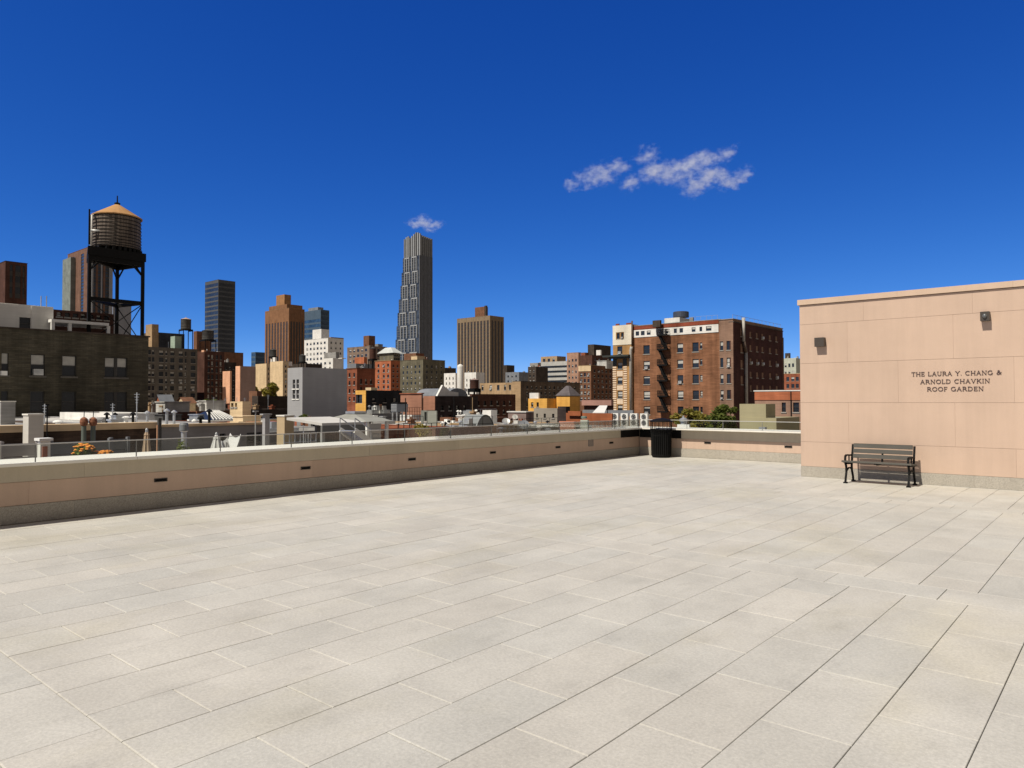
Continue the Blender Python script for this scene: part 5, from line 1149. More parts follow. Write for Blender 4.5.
b = building('rowhouse', 'low row house with pale roof in front of the pink brick wall', 'house', 352, 372, 402, 413.5, 76, BRK['grey'], roof=SILVER, par=.2); roof_bits(b, 14, 114, allk, .8)
b = building('rowhouse', 'low row house with red railings in front of the pink brick wall', 'house', 400, 412, 422, 415, 72, BRK['white'], roof=TAR, par=.2); roof_bits(b, 10, 115, allk, .8)
b = building('rowhouse', 'pale low row house with white parapet left of the grey rendered house', 'house', 508, 526, 534, 412.5, 80, BRK['mauve'], [('grid', 3, 3, .4, .5, .8, 'plain')], roof=SILVER, cope=BRK['white']); roof_bits(b, 14, 116, allk, .8)
b = building('rowhouse', 'low brown row house with shrubs and vents below the dark red brick range', 'house', 440, 475, 508, 418, 68, BRK['brown'], roof=SILVER, par=.2); roof_bits(b, 20, 117, allk, .7)
b = building('low_building', 'low flat roof carrying the row of air conditioners', 'building', 609, 652, 656, 427.4, 79, BRK['grey'], roof=GREYROOF, par=.02); acroof = b

# orange gabled roof lantern
def gabled(name, label, cat, px0, px1, ytop, yeave, ybase, d, m1, m2):
    a = at(px0, ybase, d); c = at(px1, ybase, d); top = at(px0, ytop, d).z; ev = at(px0, yeave, d).z; z = at(px0, 415, d).z-.3
    x0, x1, y0 = a.x, c.x, (a.y+c.y)/2; y1 = y0+1.3; xm = x0+(x1-x0)*.35
    t = thing(name, label, cat, ((x0+x1)/2, (y0+y1)/2, z))
    q = MB(); q.add([(x0,y0,z),(x1,y0,z),(x1,y0,ev),(xm,y0,top),(x0,y0,ev+.3*(top-ev)),(x0,y1,z),(x1,y1,z),(x1,y1,ev),(xm,y1,top),(x0,y1,ev+.3*(top-ev))], [(0,1,2,3,4),(9,8,7,6,5),(0,4,9,5),(1,6,7,2)]); q.build('wall', m1, t)
    q = MB(); o = .15
    q.add([(xm,y0-o,top+.05),(x1+o,y0-o,ev+.05-o*.5),(x1+o,y1+o,ev+.05-o*.5),(xm,y1+o,top+.05)], [(0,1,2,3)]); q.add([(x0-o,y0-o,ev+.3*(top-ev)),(xm,y0-o,top+.05),(xm,y1+o,top+.05),(x0-o,y1+o,ev+.3*(top-ev))], [(0,1,2,3)])
    q.build('roof', m2, t); return t
gabled('roof_house', 'small orange gabled structure with grey sloping roof beside the olive brick building', 'roof house', 150, 168, 395, 406, 413, 78, BRK['orange'], BRK['bluegrey'])
gabled('roof_house', 'small cream gabled structure among the roofs below the grey brown block', 'roof house', 172, 191, 397.5, 403, 412, 88, BRK['cream'], BRK['brown'])
b = building('stair_bulkhead', 'square cream stair bulkhead with grey shaded side on the roofs', 'bulkhead', 230, 242.5, 251, 401.5, 62, BRK['cream'], [('px', [(231, 233.5), (235, 237)], [(403, 407)], 234, 'plainB')], zb=at(236, 421, 62).z-.3, roof=SILVER, par=.1)

# ------------------------------------------------------------------ things on the near roofs
def chimney(label, xl, xc, xr, yt, d, m, zb, cap=True):
    c = at(xc, yt, d); r = ray(xl, 400); x0 = r.x*(c.y/r.y); r = ray(xr, 400); y1 = r.y*(c.x/r.x)
    t = thing('chimney', label, 'chimney', ((x0+c.x)/2, (c.y+y1)/2, zb))
    q = MB(); q.box(x0, c.y, zb, c.x, y1, c.z); q.build('shaft', m, t)
    q = MB(); q.box(x0-.03, c.y-.03, c.z+.002, c.x+.03, y1+.03, c.z+.06); q.build('cap', COPE, t); return t
chimney('wide white rendered chimney with grey shaded side near the left edge', 23.3, 28.6, 44, 415.5, 27, wall('white_render_chimney', (.62, .59, .54), .06), r1a.zr)
chimney('tan rendered chimney stack right of the square grey duct', 277, 284.6, 294, 416.5, 33, wall('tan_render_chimney', (.52, .40, .25), .06), r1b.zr)
chimney('low grey block chimney at the far left edge with metal hood', -8, 1, 15.5, 402, 40, BRK['grey'], -.9)
b = building('dark_building', 'small dark green grey hut with door slot left of the dark long building', 'hut', 421, 427, 437, 410.5, 58, wall('green_grey_render', (.20, .205, .18), .1), [('px', [(424.4, 426.6)], [(412, 421)], 425, 'plainB')], zb=-.6, roof=GREYROOF, par=.05)
b = building('dark_building', 'pale grey green hut beside the small dark one', 'hut', 427.5, 436.5, 437.5, 411, 56, wall('pale_green_render', (.27, .275, .24), .1), zb=-.6, roof=GREYROOF, par=.05, l=2)

fence_m = wall('grey_fence_board', (.36, .335, .33), .1)
def fence(label, pa, pb, yt, X, mat, ribs=True):
    a, c = onx(pa, 450, X), onx(pb, 450, X); z = onx((pa+pb)/2, yt, X).z
    t = thing('fence', label, 'fence', (X, (a.y+c.y)/2, r1a.zr))
    q = MB(); n = 9
    for k in range(n):
        h = (z-r1a.zr)/n; q.box(X-.03, a.y+.03, r1a.zr+h*k+.01, X, c.y-.03, r1a.zr+h*(k+1)-.003)
    q.build('board_panel', mat, t)
    for y in (a.y, c.y):
        q = MB(); q.box(X-.06, y-.028, r1a.zr, X+.04, y+.028, z+.04); q.build('post', mat, t)
fence('pale grey board fence panel at the far left behind the glass railing', 1.5, 38, 443.5, -15.2, fence_m)
fence('slate grey board fence panel right of the white cabinet post', 51, 110, 441.5, -15.6, wall('slate_fence_board', (.20, .205, .215), .1))
fence('short slate fence panel behind the flowers and beside the parasol', 111, 128, 439, -16.4, wall('slate_fence_board', (1, 1, 1)))
q = MB(); a, c = onx(-1.5, 450, -15.1), onx(1.3, 450, -15.1); q.box(-15.25, a.y, r1a.zr, -15.1, c.y, onx(0, 441.5, -15.1).z); tag(q.build('post', WHITE), 'white post cut by the left edge beside the pale fence panel', 'post')
t = thing('cabinet', 'white framed cabinet post with rust red panel between the two fence panels', 'cabinet', (-15, onx(44, 450, -15).y, r1a.zr))
a, c = onx(40.3, 450, -15), onx(50.4, 450, -15); z = onx(45, 441, -15).z
q = MB(); q.box(-15.2, a.y, r1a.zr, -15, c.y, z); q.build('frame', WHITE, t)
q = MB(); p0, p2 = onx(42.6, 461.5, -14.98), onx(47.6, 446.3, -14.98); q.box(-14.995, p0.y, p0.z, -14.975, p2.y, p2.z); q.build('panel', plain('rust_panel', (.34, .09, .04), .7), t)
q = MB(); q.box(-15.24, a.y-.03, z+.003, -14.95, c.y+.03, z+.05); q.build('cap', WHITE, t)

def leaf_mat(name, c1, c2):
    m, nt, b = _new(name); a = N(nt, 'ShaderNodeAttribute', attribute_name='leaf')
    mx = N(nt, 'ShaderNodeMix', data_type='RGBA'); nt.links.new(a.outputs['Fac'], mx.inputs[0]); mx.inputs[6].default_value = (*c1, 1); mx.inputs[7].default_value = (*c2, 1)
    nt.links.new(mx.outputs[2], b.inputs['Base Color']); b.inputs['Roughness'].default_value = .6; b.inputs['Specular IOR Level'].default_value = .2
    tr = N(nt, 'ShaderNodeBsdfTranslucent'); nt.links.new(mx.outputs[2], tr.inputs[0]); ms = N(nt, 'ShaderNodeMixShader'); ms.inputs[0].default_value = .3
    nt.links.new(b.outputs[0], ms.inputs[1]); nt.links.new(tr.outputs[0], ms.inputs[2]); nt.links.new(ms.outputs[0], nt.nodes['Material Output'].inputs['Surface']); return m
def leaves(clumps, n, size, seed):
    """leaf blades scattered through clumps [(centre, radii)]; each blade a folded diamond"""
    rr = random.Random(seed); mb = MB(); tone = []
    vol = [c[1].x*c[1].y*c[1].z for c in clumps]; tot = sum(v**.67 for v in vol)
    for (c, rad), v in zip(clumps, vol):
        base = rr.random()
        for _ in range(int(n*v**.67/tot)):
            d = Vector((rr.gauss(0, 1), rr.gauss(0, 1), rr.gauss(0, 1))).normalized()*(rr.random()**.45)
            p = c+Vector((d.x*rad.x, d.y*rad.y, d.z*rad.z)); s = size*rr.uniform(.6, 1.4)
            a = Vector((rr.gauss(0, 1), rr.gauss(0, 1), rr.gauss(0, .6))).normalized(); w = a.cross(Vector((rr.gauss(0, 1), rr.gauss(0, 1), rr.gauss(0, 1)))).normalized()
            nrm = a.cross(w)
            mb.add([p-a*s, p+w*s*.45+nrm*s*.15, p+a*s, p-w*s*.45+nrm*s*.15], [(0, 1, 2), (0, 2, 3)]); tone += [min(1, max(0, .5*base+.5*rr.random()))]*6
    return mb, tone
def set_tone(o, tone):
    a = o.data.attributes.new('leaf', 'FLOAT', 'CORNER'); a.data.foreach_set('value', tone)
LEAF_G = leaf_mat('green_leaf', (.05, .08, .016), (.17, .19, .035))
LEAF_Y = leaf_mat('yellow_green_leaf', (.12, .13, .02), (.34, .27, .05))
BARK = wall('bark', (.10, .075, .055), .3)
def tree(label, pxc, ytop, wpx, d, zb, seed, mat, n=2600, size=.22, group=None, name='tree', crown_h=None, lobes=22):
    rr = random.Random(seed); top = at(pxc, ytop, d); w = wpx*mpp(top)/2; h = top.z-zb; ch = crown_h or min(h*.7, w*1.7)
    t = thing(name, label, 'tree' if name == 'tree' else 'plant', (top.x, top.y, zb), group); c0 = Vector((top.x, top.y, 0)); cz = top.z-ch/2
    cl = []
    for i in range(lobes):
        a = rr.uniform(0, 6.28); q = rr.uniform(.15, .72); zz = rr.uniform(-.42, .36); k = math.sqrt(max(.1, 1-(zz*1.9)**2))
        cl.append((c0+Vector((math.cos(a)*w*q*k, math.sin(a)*w*q*k, cz+zz*ch)), Vector((w*rr.uniform(.16, .36), w*rr.uniform(.16, .36), ch*rr.uniform(.09, .19)))))
    cl.append((c0+Vector((0, 0, cz+ch*.36)), Vector((w*.35, w*.35, ch*.14))))
    mb, tn = leaves(cl, n, size, seed+1); o = mb.build('crown', mat, t); set_tone(o, tn)
    zc = cz-ch*.25
    q = MB(); r0 = max(.03, h*.014); q.tube([(c0.x, c0.y, zb), (c0.x+.1*w, c0.y, zb+(zc-zb)*.5), (c0.x, c0.y+.05*w, zc), (c0.x, c0.y, cz+ch*.2)], [r0, r0*.85, r0*.7, r0*.3], 7); q.build('trunk', BARK, t, True)
    for c, _ in cl[:6]:
        q = MB(); q.tube([(c0.x, c0.y, zc-.1*ch), tuple((c0+Vector((0, 0, zc))).lerp(c, .55)), tuple(c)], [r0*.45, r0*.3, r0*.12], 5); q.build('limb', BARK, t, True)
    return t
tree('loose yellow green street tree in front of the fire escape', 688, 407.5, 42, 95, GROUND, 5, LEAF_Y, 3200, .22)
tree('dense green street tree left of the olive beige block', 723, 404.5, 46, 88, GROUND, 9, LEAF_G, 4200, .22)
tree('lower yellowing tree between the loose tree and the dense one', 703, 414, 34, 90, GROUND, 15, LEAF_Y, 1800, .2)
tree('yellow green tree behind the small brown row house', 252, 385.5, 17, 165, GROUND, 21, LEAF_Y, 1500, .5)
tree('yellow green tree right in front of the cream yellow wall', 272, 382.5, 26, 160, GROUND, 23, LEAF_Y, 2200, .5)
tree('low green tree clump behind the gabled roof structures', 214, 399, 40, 112, GROUND, 27, LEAF_G, 1800, .3)
def bush(label, px, ytop, wpx, X, zb, seed, mat, n=500, size=.07, name='shrub', flowers=None, group=None, hpx=None):
    top = onx(px, ytop, X); d = (top-Vector((0, 0, EYE))).dot(AF); w = wpx*mpp(top)/2; rr = random.Random(seed)
    t = thing(name, label, 'plant', (top.x, top.y, zb), group)
    z0 = zb+.42; ch = (hpx*d/FPX) if hpx else max(.2, top.z-z0); cz = top.z-ch/2
    q = MB(); q.lathe([(w*.45, zb), (w*.6, max(zb+.3, cz-ch*.45))], 12, (top.x, top.y)); q.build('planter', plain('terracotta', (.30, .13, .07), .8), t)
    cl = [(Vector((top.x+rr.uniform(-.5, .5)*w, top.y+rr.uniform(-.6, .6)*w, cz+rr.uniform(-.3, .28)*ch)), Vector((w*.5, w*.5, ch*.28))) for _ in range(7)]
    mb, tn = leaves(cl, n, size, seed); o = mb.build('foliage', mat, t); set_tone(o, tn)
    if flowers:
        q = MB()
        for _ in range(flowers):
            c, r = rr.choice(cl); u = Vector((rr.gauss(0, 1), rr.gauss(0, 1), abs(rr.gauss(0, 1)))).normalized(); p = c+Vector((u.x*r.x, u.y*r.y, u.z*r.z))*1.05; s = .035
            q.lathe([(s*.3, p.z), (s, p.z+s*.35), (s*.8, p.z+s*.6), (s*.2, p.z+s*.75)], 7, (p.x, p.y))
        q.build('flower', plain('orange_petal', (.75, .27, .02), .6, var=.25, scale=9), t)
    return t
bush('bushy planter of orange marigolds beside the slate fence', 82, 443.5, 31, -13.6, r1a.zr, 3, leaf_mat('fresh_leaf', (.07, .12, .012), (.22, .26, .03)), 1500, .05, 'flower_planter', 110, hpx=19)
bush('smaller low planter of orange flowers right of the bushy one', 99, 450.5, 26, -13.6, r1a.zr, 4, MATS['fresh_leaf'], 420, .045, 'flower_planter', 90, hpx=12)
bush('low brown green bed plant left of the tan parasol', 114, 448, 16, -16, r1a.zr, 6, LEAF_G, 500, .06)
bush('dark shrub just right of the tan parasol', 163, 447, 20, -16.2, r1a.zr, 8, LEAF_G, 600, .06)
bush('green climbing shrub under the round exhaust fan', 184, 440, 20, -18, r1a.zr, 10, LEAF_G, 700, .06)
bush('low red flowered plant between shrub and exhaust fan', 171, 449.5, 10, -17, r1a.zr, 12, LEAF_G, 200, .05, 'shrub', 0)
bush('yellow green shrub on the roof below the dark long building', 424, 423, 20, -30.5, r1c.zr, 14, LEAF_Y, 700, .1)
bush('dark green roof shrub beside the yellow green one', 445, 427, 18, -29, r1c.zr, 16, LEAF_G, 600, .1)
bush('grey green shrub left of the canopy posts', 303, 415, 10, -33, r2b.zr, 18, LEAF_G, 400, .1)

def parasol(label, px, yt, wpx, X, zb, m, flare=1.0):
    top = onx(px, yt, X); d = (top-Vector((0, 0, EYE))).dot(AF); w = wpx*mpp(top)/2
    t = thing('parasol', label, 'parasol', (top.x, top.y, zb), 'closed parasols on the roof terrace'); c = (top.x, top.y); H = top.z-zb
    q = MB(); q.lathe([(.03, zb+.08), (.03, top.z-.05), (.028, top.z), (.01, top.z+.03)], 8, c); q.build('pole', STEEL, t)
    q = MB(); n = 24; prof = [(w*1.08*flare, top.z-.72), (w*.98*flare, top.z-.6), (w*.50, top.z-.14), (w*.40, top.z-.125), (w*.55, top.z-.115), (w*.12, top.z-.01)]
    b0 = len(q.v)
    for r, z in prof:
        for i in range(n):
            a = 2*math.pi*i/n; rr_ = r*(1+.16*(1 if i % 3 == 0 else -.5)*(1 if r < w*1.2 else 1)); q.v.append((c[0]+rr_*math.cos(a), c[1]+rr_*math.sin(a), z))
    for j in range(len(prof)-1):
        for i in range(n): q.f.append((j*n+i, j*n+(i+1) % n, (j+1)*n+(i+1) % n, (j+1)*n+i)); q.m.append(0)
    q.build('folded_canopy', m, t); q = MB(); q.lathe([(.28, zb), (.28, zb+.06), (.05, zb+.09)], 16, c); q.build('base', BLACK, t)
parasol('closed tan parasol on the roof terrace behind the glass railing', 146.8, 429.5, 10.5, -15.2, r1a.zr, wall('tan_canvas', (.50, .37, .26), .12))
white_c = wall('white_canvas', (.72, .71, .69), .05)
parasol('closed white parasol beside the white butterfly chair', 216.5, 433.5, 12, -16, r1a.zr, white_c, 1.45)
t = thing('lounge_chair', 'white draped butterfly chair right of the white parasol', 'chair', (-16, onx(228, 450, -16).y, r1a.zr))
p = onx(222, 450, -16); e = onx(235.5, 437.5, -16); q = MB(); zl = onx(226, 446, -16).z
def cup(y0, y1, z0, z1, zmid):
    n = 8; g_ = []
    for i in range(n+1):
        for j in range(n+1):
            u, v = i/n, j/n; y = y0+(y1-y0)*u; x = -16+.5*(v-.5)
            z = zmid+(z1-zmid)*max(0, (u-.4)/.6)**1.6+(z0-zmid)*max(0, (.4-u)/.4)**1.6+.10*(abs(v-.5)*2)**2; g_.append((x, y, z))
    q.add(g_, [(i*(n+1)+j, i*(n+1)+j+1, (i+1)*(n+1)+j+1, (i+1)*(n+1)+j) for i in range(n) for j in range(n)])
cup(p.y, e.y, zl+.12, e.z, zl-.25); q.build('sling', white_c, t)
for k in (-.2, .2):
    q = MB(); q.tube([(-16+k, p.y, zl+.1), (-16-k, e.y-.1, r1a.zr)], .015, 5); q.build('leg', STEEL, t); q = MB(); q.tube([(-16+k, e.y, e.z), (-16-k, p.y+.1, r1a.zr)], .015, 5); q.build('leg', STEEL, t)

def exhaust_fan(label, px, yt, yb, wpx, X, zb, m, top_m, group=None):
    a = onx(px, yt, X); z0 = onx(px, yb, X).z; d = (a-Vector((0, 0, EYE))).dot(AF); r = wpx*mpp(a)/2; H = a.z-z0; c = (a.x, a.y)
    t = thing('exhaust_fan', label, 'roof fan', (a.x, a.y, zb), group)
    q = MB(); q.lathe([(r*.6, zb), (r*.6, z0+H*.45)], 16, c); q.build('curb', m, t)
    q = MB(); q.lathe([(r*.95, z0+H*.46), (r, z0+H*.5), (r, z0+H*.85), (r*.8, z0+H*.97), (r*.2, a.z)], 20, c); q.build('hood', top_m, t)
    q = MB(); q.lathe([(r*.66, z0+H*.40), (r*.9, z0+H*.44), (r*.9, z0+H*.455)], 16, c); q.build('flange', WHITE, t)
exhaust_fan('round grey exhaust fan on a pale curb before the stucco wall', 184, 422.5, 438, 9.5, -27, r1b.zr if 0 else r1a.zr, STEEL, plain('dull_zinc', (.16, .17, .18), .6))
for px, lb in ((84, 'left one of the two round rust brown roof turbines'), (93.2, 'right one of the two round rust brown roof turbines')):
    X = -25; a = onx(px, 418, X); t = thing('turbine_vent', lb, 'roof vent', (a.x, a.y, r1a.zr), 'rust brown roof turbines'); c = (a.x, a.y); r = .12
    zc = onx(px, 421.8, X).z
    q = MB(); q.lathe([(.07, r1a.zr), (.07, zc-.12)], 12, c); q.build('duct', plain('mottled_duct', (.10, .12, .10), .7), t)
    q = MB(); q.lathe([(r*.5, zc-.14), (r*.85, zc-.09), (r, zc), (r*.85, zc+.09), (r*.5, zc+.13), (.02, zc+.15)], 16, c); q.build('turbine_head', plain('rust', (.20, .075, .035), .8, var=.4, scale=20), t)
    q = MB(); q.tube([(c[0], c[1], zc+.15), (c[0]+.02, c[1], zc+.33)], .012, 5); q.build('spindle', BLACK, t)
def post(label, px, yt, X, zb, w, m, head=None, cat='post', name='post', round_=True):
    a = onx(px, yt, X); d = (a-Vector((0, 0, EYE))).dot(AF); r = w*d/FPX/2
    t = thing(name, label, cat, (a.x, a.y, zb)); q = MB()
    if round_: q.lathe([(r, zb), (r, a.z)], 10, (a.x, a.y))
    else: q.box(a.x-r, a.y-r, zb, a.x+r, a.y+r, a.z)
    q.build('shaft', m, t)
    if head:
        k = head*d/FPX/2; q = MB(); q.box(a.x-k*.6, a.y-k, a.z+.002, a.x+k*.6, a.y+k, a.z+.05); q.build('cap', m, t)
    return t
post('slim grey post with flat plate top before the stucco wall', 255.6, 412, -25, r1b.zr, 1.3, plain('grey_post', (.3, .3, .29), .6), 5)
post('square pale grey duct with flat hood left of the tan chimney', 266, 415, -26, r1b.zr, 5, wall('pale_duct', (.42, .41, .41), .1), 10, 'duct', 'duct', False)
post('dark drain pipe at the joint between silver roof and stucco wall', 159.5, 418, -32.6, r1a.zr, 3, TAR, None, 'pipe', 'pipe', False)
post('thin pale standpipe just left of the dark drain pipe', 157.3, 425, -32.6, r1a.zr, 1.2, BRK['peach'], None, 'pipe', 'pipe')
post('thin mast with cross top between chimney and silver roof', 47.3, 405.5, -30, r1a.zr, 1.2, BLACK, 3, 'mast', 'mast')
post('black mast in front of the dark long building, left one', 454, 397, -46, -.9, .9, BLACK, None, 'mast', 'mast')
post('black mast in front of the pink brick wall', 405.5, 398, -44, -.9, 1.0, BLACK, None, 'mast', 'mast')
post('pale downpipe mast on the dark long building near the white gable', 472.5, 397.5, -57.5, -.9, .8, BRK['tan'], None, 'mast', 'mast')
post('steel vent pipe rising behind the glass railing left of the canopy', 303.6, 431.5, -22, r1b.zr, 1.1, STEEL, None, 'pipe', 'pipe')
post('second steel vent pipe right beside the first, left of the canopy', 308.3, 433, -22, r1b.zr, 1.1, STEEL, None, 'pipe', 'pipe')
post('white pipe standing before the low brick building', 787.5, 419, -22, -1, 1.2, WHITE, None, 'pipe', 'pipe')

# white skylight lantern on the stucco building
def skylight(label, p0, p1, yt, yb, X, m1, m2):
    a, c = onx(p0, yb, X), onx(p1, yb, X); top = onx((p0+p1)/2, yt, X).z; z = r2b.zr; y0, y1 = a.y, c.y; x0, x1 = X-3, X; e = a.z
    t = thing('skylight', label, 'skylight', ((x0+x1)/2, (y0+y1)/2, z))
    q = MB(); q.box(x0, y0, z, x1, y1, max(e, z+.1)); q.build('curb', m1, t); e = max(e, z+.1)+.004
    ym, xm = (y0+y1)/2, (x0+x1)/2; r = [(x1, y0, e), (x1, y1, e), (x0, y1, e), (x0, y0, e)]; rd = [(xm, ym-(y1-y0)*.22, top), (xm, ym+(y1-y0)*.22, top)]
    q = MB(); q.add(r+rd, [(0, 1, 5, 4), (1, 2, 5), (2, 3, 4, 5), (3, 0, 4)]); q.build('glazing', m2, t)
    q = MB()
    for k in range(9):
        u = k/8; s = Vector(r[0]).lerp(Vector(r[1]), u); f = Vector(rd[0]).lerp(Vector(rd[1]), u); q.bar(s+Vector((0.02, 0, .03)), f+Vector((0, 0, .04)), .04, .05)
    q.bar(Vector(rd[0])+Vector((0, 0, .05)), Vector(rd[1])+Vector((0, 0, .05)), .08, .08); q.build('glazing_bar', WHITE, t)
skylight('white hipped skylight on the roof of the stucco building', 210, 237, 411, 421.5, -43, WHITE, GLASS)
for i, (px, yt, X, lb) in enumerate(((203, 415, -45, 'small grey roof hatch box left of the white skylight'), (168, 415, -48, 'dark low roof box on the stucco building near its left end'), (247, 416.5, -42, 'pale low roof box right of the white skylight'))):
    a = onx(px, yt, X); q = MB(); q.box(a.x-.6, a.y-.6, r2b.zr, a.x+.6, a.y+.6, a.z); q.box(a.x-.66, a.y-.66, a.z+.002, a.x+.66, a.y+.66, a.z+.06); tag(q.build('roof_hatch', (STEEL, TAR, BRK['cream'])[i]), lb, 'hatch')

# pale canopy with posts, then the hip roofed gazebo
t = thing('roof_canopy', 'pale flat canopy on grey posts below the grey windowless block', 'canopy', (-27, onx(335, 430, -27).y, r1b.zr))
X = -26; a, c = onx(322, 425, X), onx(365, 421.5, X); z = onx(340, 424, X).z; cm = wall('canopy_membrane', (.60, .585, .55), .06)
q = MB(); q.add([(X,a.y,z-.05),(X,c.y,z-.05),(X-2.2,c.y-.3,z+.16),(X-2.2,a.y-.3,z+.16),(X,a.y,z+.06),(X,c.y,z+.06),(X-2.2,c.y-.3,z+.27),(X-2.2,a.y-.3,z+.27)], [(3,2,1,0),(4,5,6,7),(0,1,5,4),(1,2,6,5),(2,3,7,6),(3,0,4,7)]); q.build('canopy_slab', cm, t)
q = MB(); q.box(X-.1, a.y, z-.32, X+.02, c.y, z-.055); q.build('fascia', wall('fascia_grey', (.2, .2, .19), .1), t)
for k in (.06, .5, .95):
    y = a.y+(c.y-a.y)*k; q = MB(); q.box(X-.22, y-.07, r1b.zr, X-.08, y+.07, z-.33); q.build('post', plain('grey_post', (.3, .3, .29), .6), t)
q = MB(); q.box(X-2.0, a.y+1.0, r1b.zr, X-1.85, c.y-.3, z-.1); q.build('back_wall', wall('back_wall_grey', (.17, .165, .155), .15), t)
t = thing('gazebo', 'grey hip roofed gazebo with pale panel walls', 'gazebo', (-31, onx(380, 430, -31).y, r1c.zr))
X = -29.5; a, c = onx(366.5, 421, X), onx(393.5, 421, X); ap = onx(380, 413.3, X-1.8).z; ez = onx(380, 421.3, X).z; ym = (a.y+c.y)/2
q = MB(); q.add([(X,a.y,ez),(X,c.y,ez),(X-4,c.y,ez),(X-4,a.y,ez),(X-1.7,ym-.35,ap),(X-1.7,ym+.35,ap),(X-2.3,ym+.35,ap),(X-2.3,ym-.35,ap)], [(0,1,5,4),(1,2,6,5),(2,3,7,6),(3,0,4,7),(4,5,6,7),(3,2,1,0)]); q.build('hip_roof', wall('zinc_roof', (.30, .30, .275), .1), t)
q = MB(); q.box(X-2.4, ym-.4, ap+.003, X-1.6, ym+.4, ap+.13); q.build('roof_cap', STEEL, t)
for y in (a.y+.25, c.y-.25):
    for x in (X-.25, X-3.75): q = MB(); q.box(x-.07, y-.07, r1c.zr, x+.07, y+.07, ez-.004); q.build('post', WHITE, t)
q = MB(); y1 = a.y+(c.y-a.y)*.68; q.box(X-.4, a.y+.4, r1c.zr, X-.34, y1, ez-.15)
for k in range(6): q.box(X-.338, a.y+.4, r1c.zr+.1+k*.26, X-.31, y1, r1c.zr+.1+k*.26+.16)
q.build('panel_wall', wall('pale_panel', (.52, .51, .50), .08), t)
t = thing('staircase', 'pale metal roof stair with sloping handrails left of the gazebo', 'staircase', (-24, onx(362, 440, -24).y, r1b.zr))
X = -24; a, c = onx(355, 430.5, X), onx(371, 442, X)
for x in (X, X-1.0):
    q = MB(); q.bar((x, a.y, a.z), (x, c.y, c.z), .06, .22); q.build('stringer', WHITE, t)
    q = MB(); q.tube([(x, a.y, a.z+.5), (x, c.y, c.z+.5)], .025, 6); q.tube([(x, a.y, a.z-.5), (x, a.y, a.z+.5)], .02, 6); q.tube([(x, c.y, r1b.zr), (x, c.y, c.z+.5)], .02, 6); q.build('handrail', STEEL, t)
q = MB()
for k in range(7): u = (k+.5)/7; y = a.y+(c.y-a.y)*u; z = a.z+(c.z-a.z)*u; q.box(X-.95, y-.12, z-.02, X-.05, y+.12, z+.02)
q.build('tread', STEEL, t)
# railings of the near roofs
def rail(label, pa, pb, yt, X, zb, n, m, h=.9, bars=2):
    a, c = onx(pa, yt, X), onx(pb, yt, X); z = onx((pa+pb)/2, yt, X).z
    t = thing('railing', label, 'railing', (X, (a.y+c.y)/2, zb))
    for k in range(n+1): y = a.y+(c.y-a.y)*k/n; q = MB(); q.tube([(X, y, zb), (X, y, z)], .022, 5); q.build('post', m, t)
    for k in range(bars): q = MB(); q.tube([(X, a.y, z-k*.3), (X, c.y, z-k*.3)], .018, 5); q.build('bar', m, t)
rail('thin black roof railing in front of the two pale huts', 398, 442, 423.5, -31, r1c.zr, 8, BLACK)
rail('thin rusty railing in front of the pink brick wall', 407, 422, 407.5, -45, -.6, 6, plain('rust', (1, 1, 1)), bars=3)
rail('thin white railing on the roof right of the arched tarp', 497, 530, 424, -32, r1d.zr, 8, STEEL)
rail('pale railing in front of the rust brick wall', 588, 612, 422, -33, r1e.zr, 7, STEEL)
rail('black railing below the tan chimney and the canopy', 284, 316, 434, -24, r1b.zr, 6, STEEL)
# arched tarp shelter
t = thing('tarp_shelter', 'grey arched tarp shelter with dark open front beside a white box', 'shelter', (-34, onx(486, 425, -34).y, r3d.zr))
X = -34.3; a, c = onx(476, 427, X), onx(495, 427, X); ap = onx(485, 414.6, X).z; cy, ry = (a.y+c.y)/2, (c.y-a.y)/2; zb = r3d.zr; rz = ap-zb; n = 14
q = MB()
for i in range(n):
    t0, t1 = math.pi*i/n, math.pi*(i+1)/n
    q.quad((X, cy-ry*math.cos(t0), zb+rz*math.sin(t0)), (X, cy-ry*math.cos(t1), zb+rz*math.sin(t1)), (X-1.6, cy-ry*math.cos(t1), zb+rz*math.sin(t1)), (X-1.6, cy-ry*math.cos(t0), zb+rz*math.sin(t0)))
tarp = wall('grey_tarp', (.25, .265, .27), .12)
q.build('tarp', tarp, t)
q = MB(); q.add([(X-.1, cy-ry*.98*math.cos(math.pi*i/n), zb+rz*.98*math.sin(math.pi*i/n)) for i in range(n+1)], [tuple(range(n+1))]); q.build('end_panel', tarp, t)
b = building('stair_bulkhead', 'small white stair bulkhead behind the arched tarp', 'bulkhead', 482.5, 491, 497, 410.3, 57, BRK['white'], zb=-.7, roof=SILVER, par=.05)
b = building('stair_bulkhead', 'salmon pink rendered box behind the railing near the garden wall', 'bulkhead', 559, 574.3, 576, 421.5, 48, wall('salmon_render', (.55, .24, .16), .08), zb=r1e.zr, roof=GREYROOF, par=.05, l=2)
b = building('stair_bulkhead', 'pale green grey vent box left of the railing near the awning', 'bulkhead', 580.3, 587.5, 589, 420, 47, wall('pale_mint_box', (.42, .45, .38), .1), zb=r1e.zr, roof=GREYROOF, par=.05, l=2)
exhaust_fan('green roof fan on the pale green grey box', 584, 416, 420.5, 6, -29.6, at(584, 420, 47).z, STEEL, plain('green_fan', (.12, .17, .14), .6))
b = building('stair_bulkhead', 'white box with round vent behind the far railing, right of the bin', 'bulkhead', 677, 689, 690, 424.6, 40, WHITE, zb=-3, roof=SILVER, par=.05, l=2)
p = at(683.5, 424.6, 41); t = thing('exhaust_fan', 'round steel vent on the white box right of the bin', 'roof fan', (p.x, p.y, p.z-.05)); z = p.z-.05
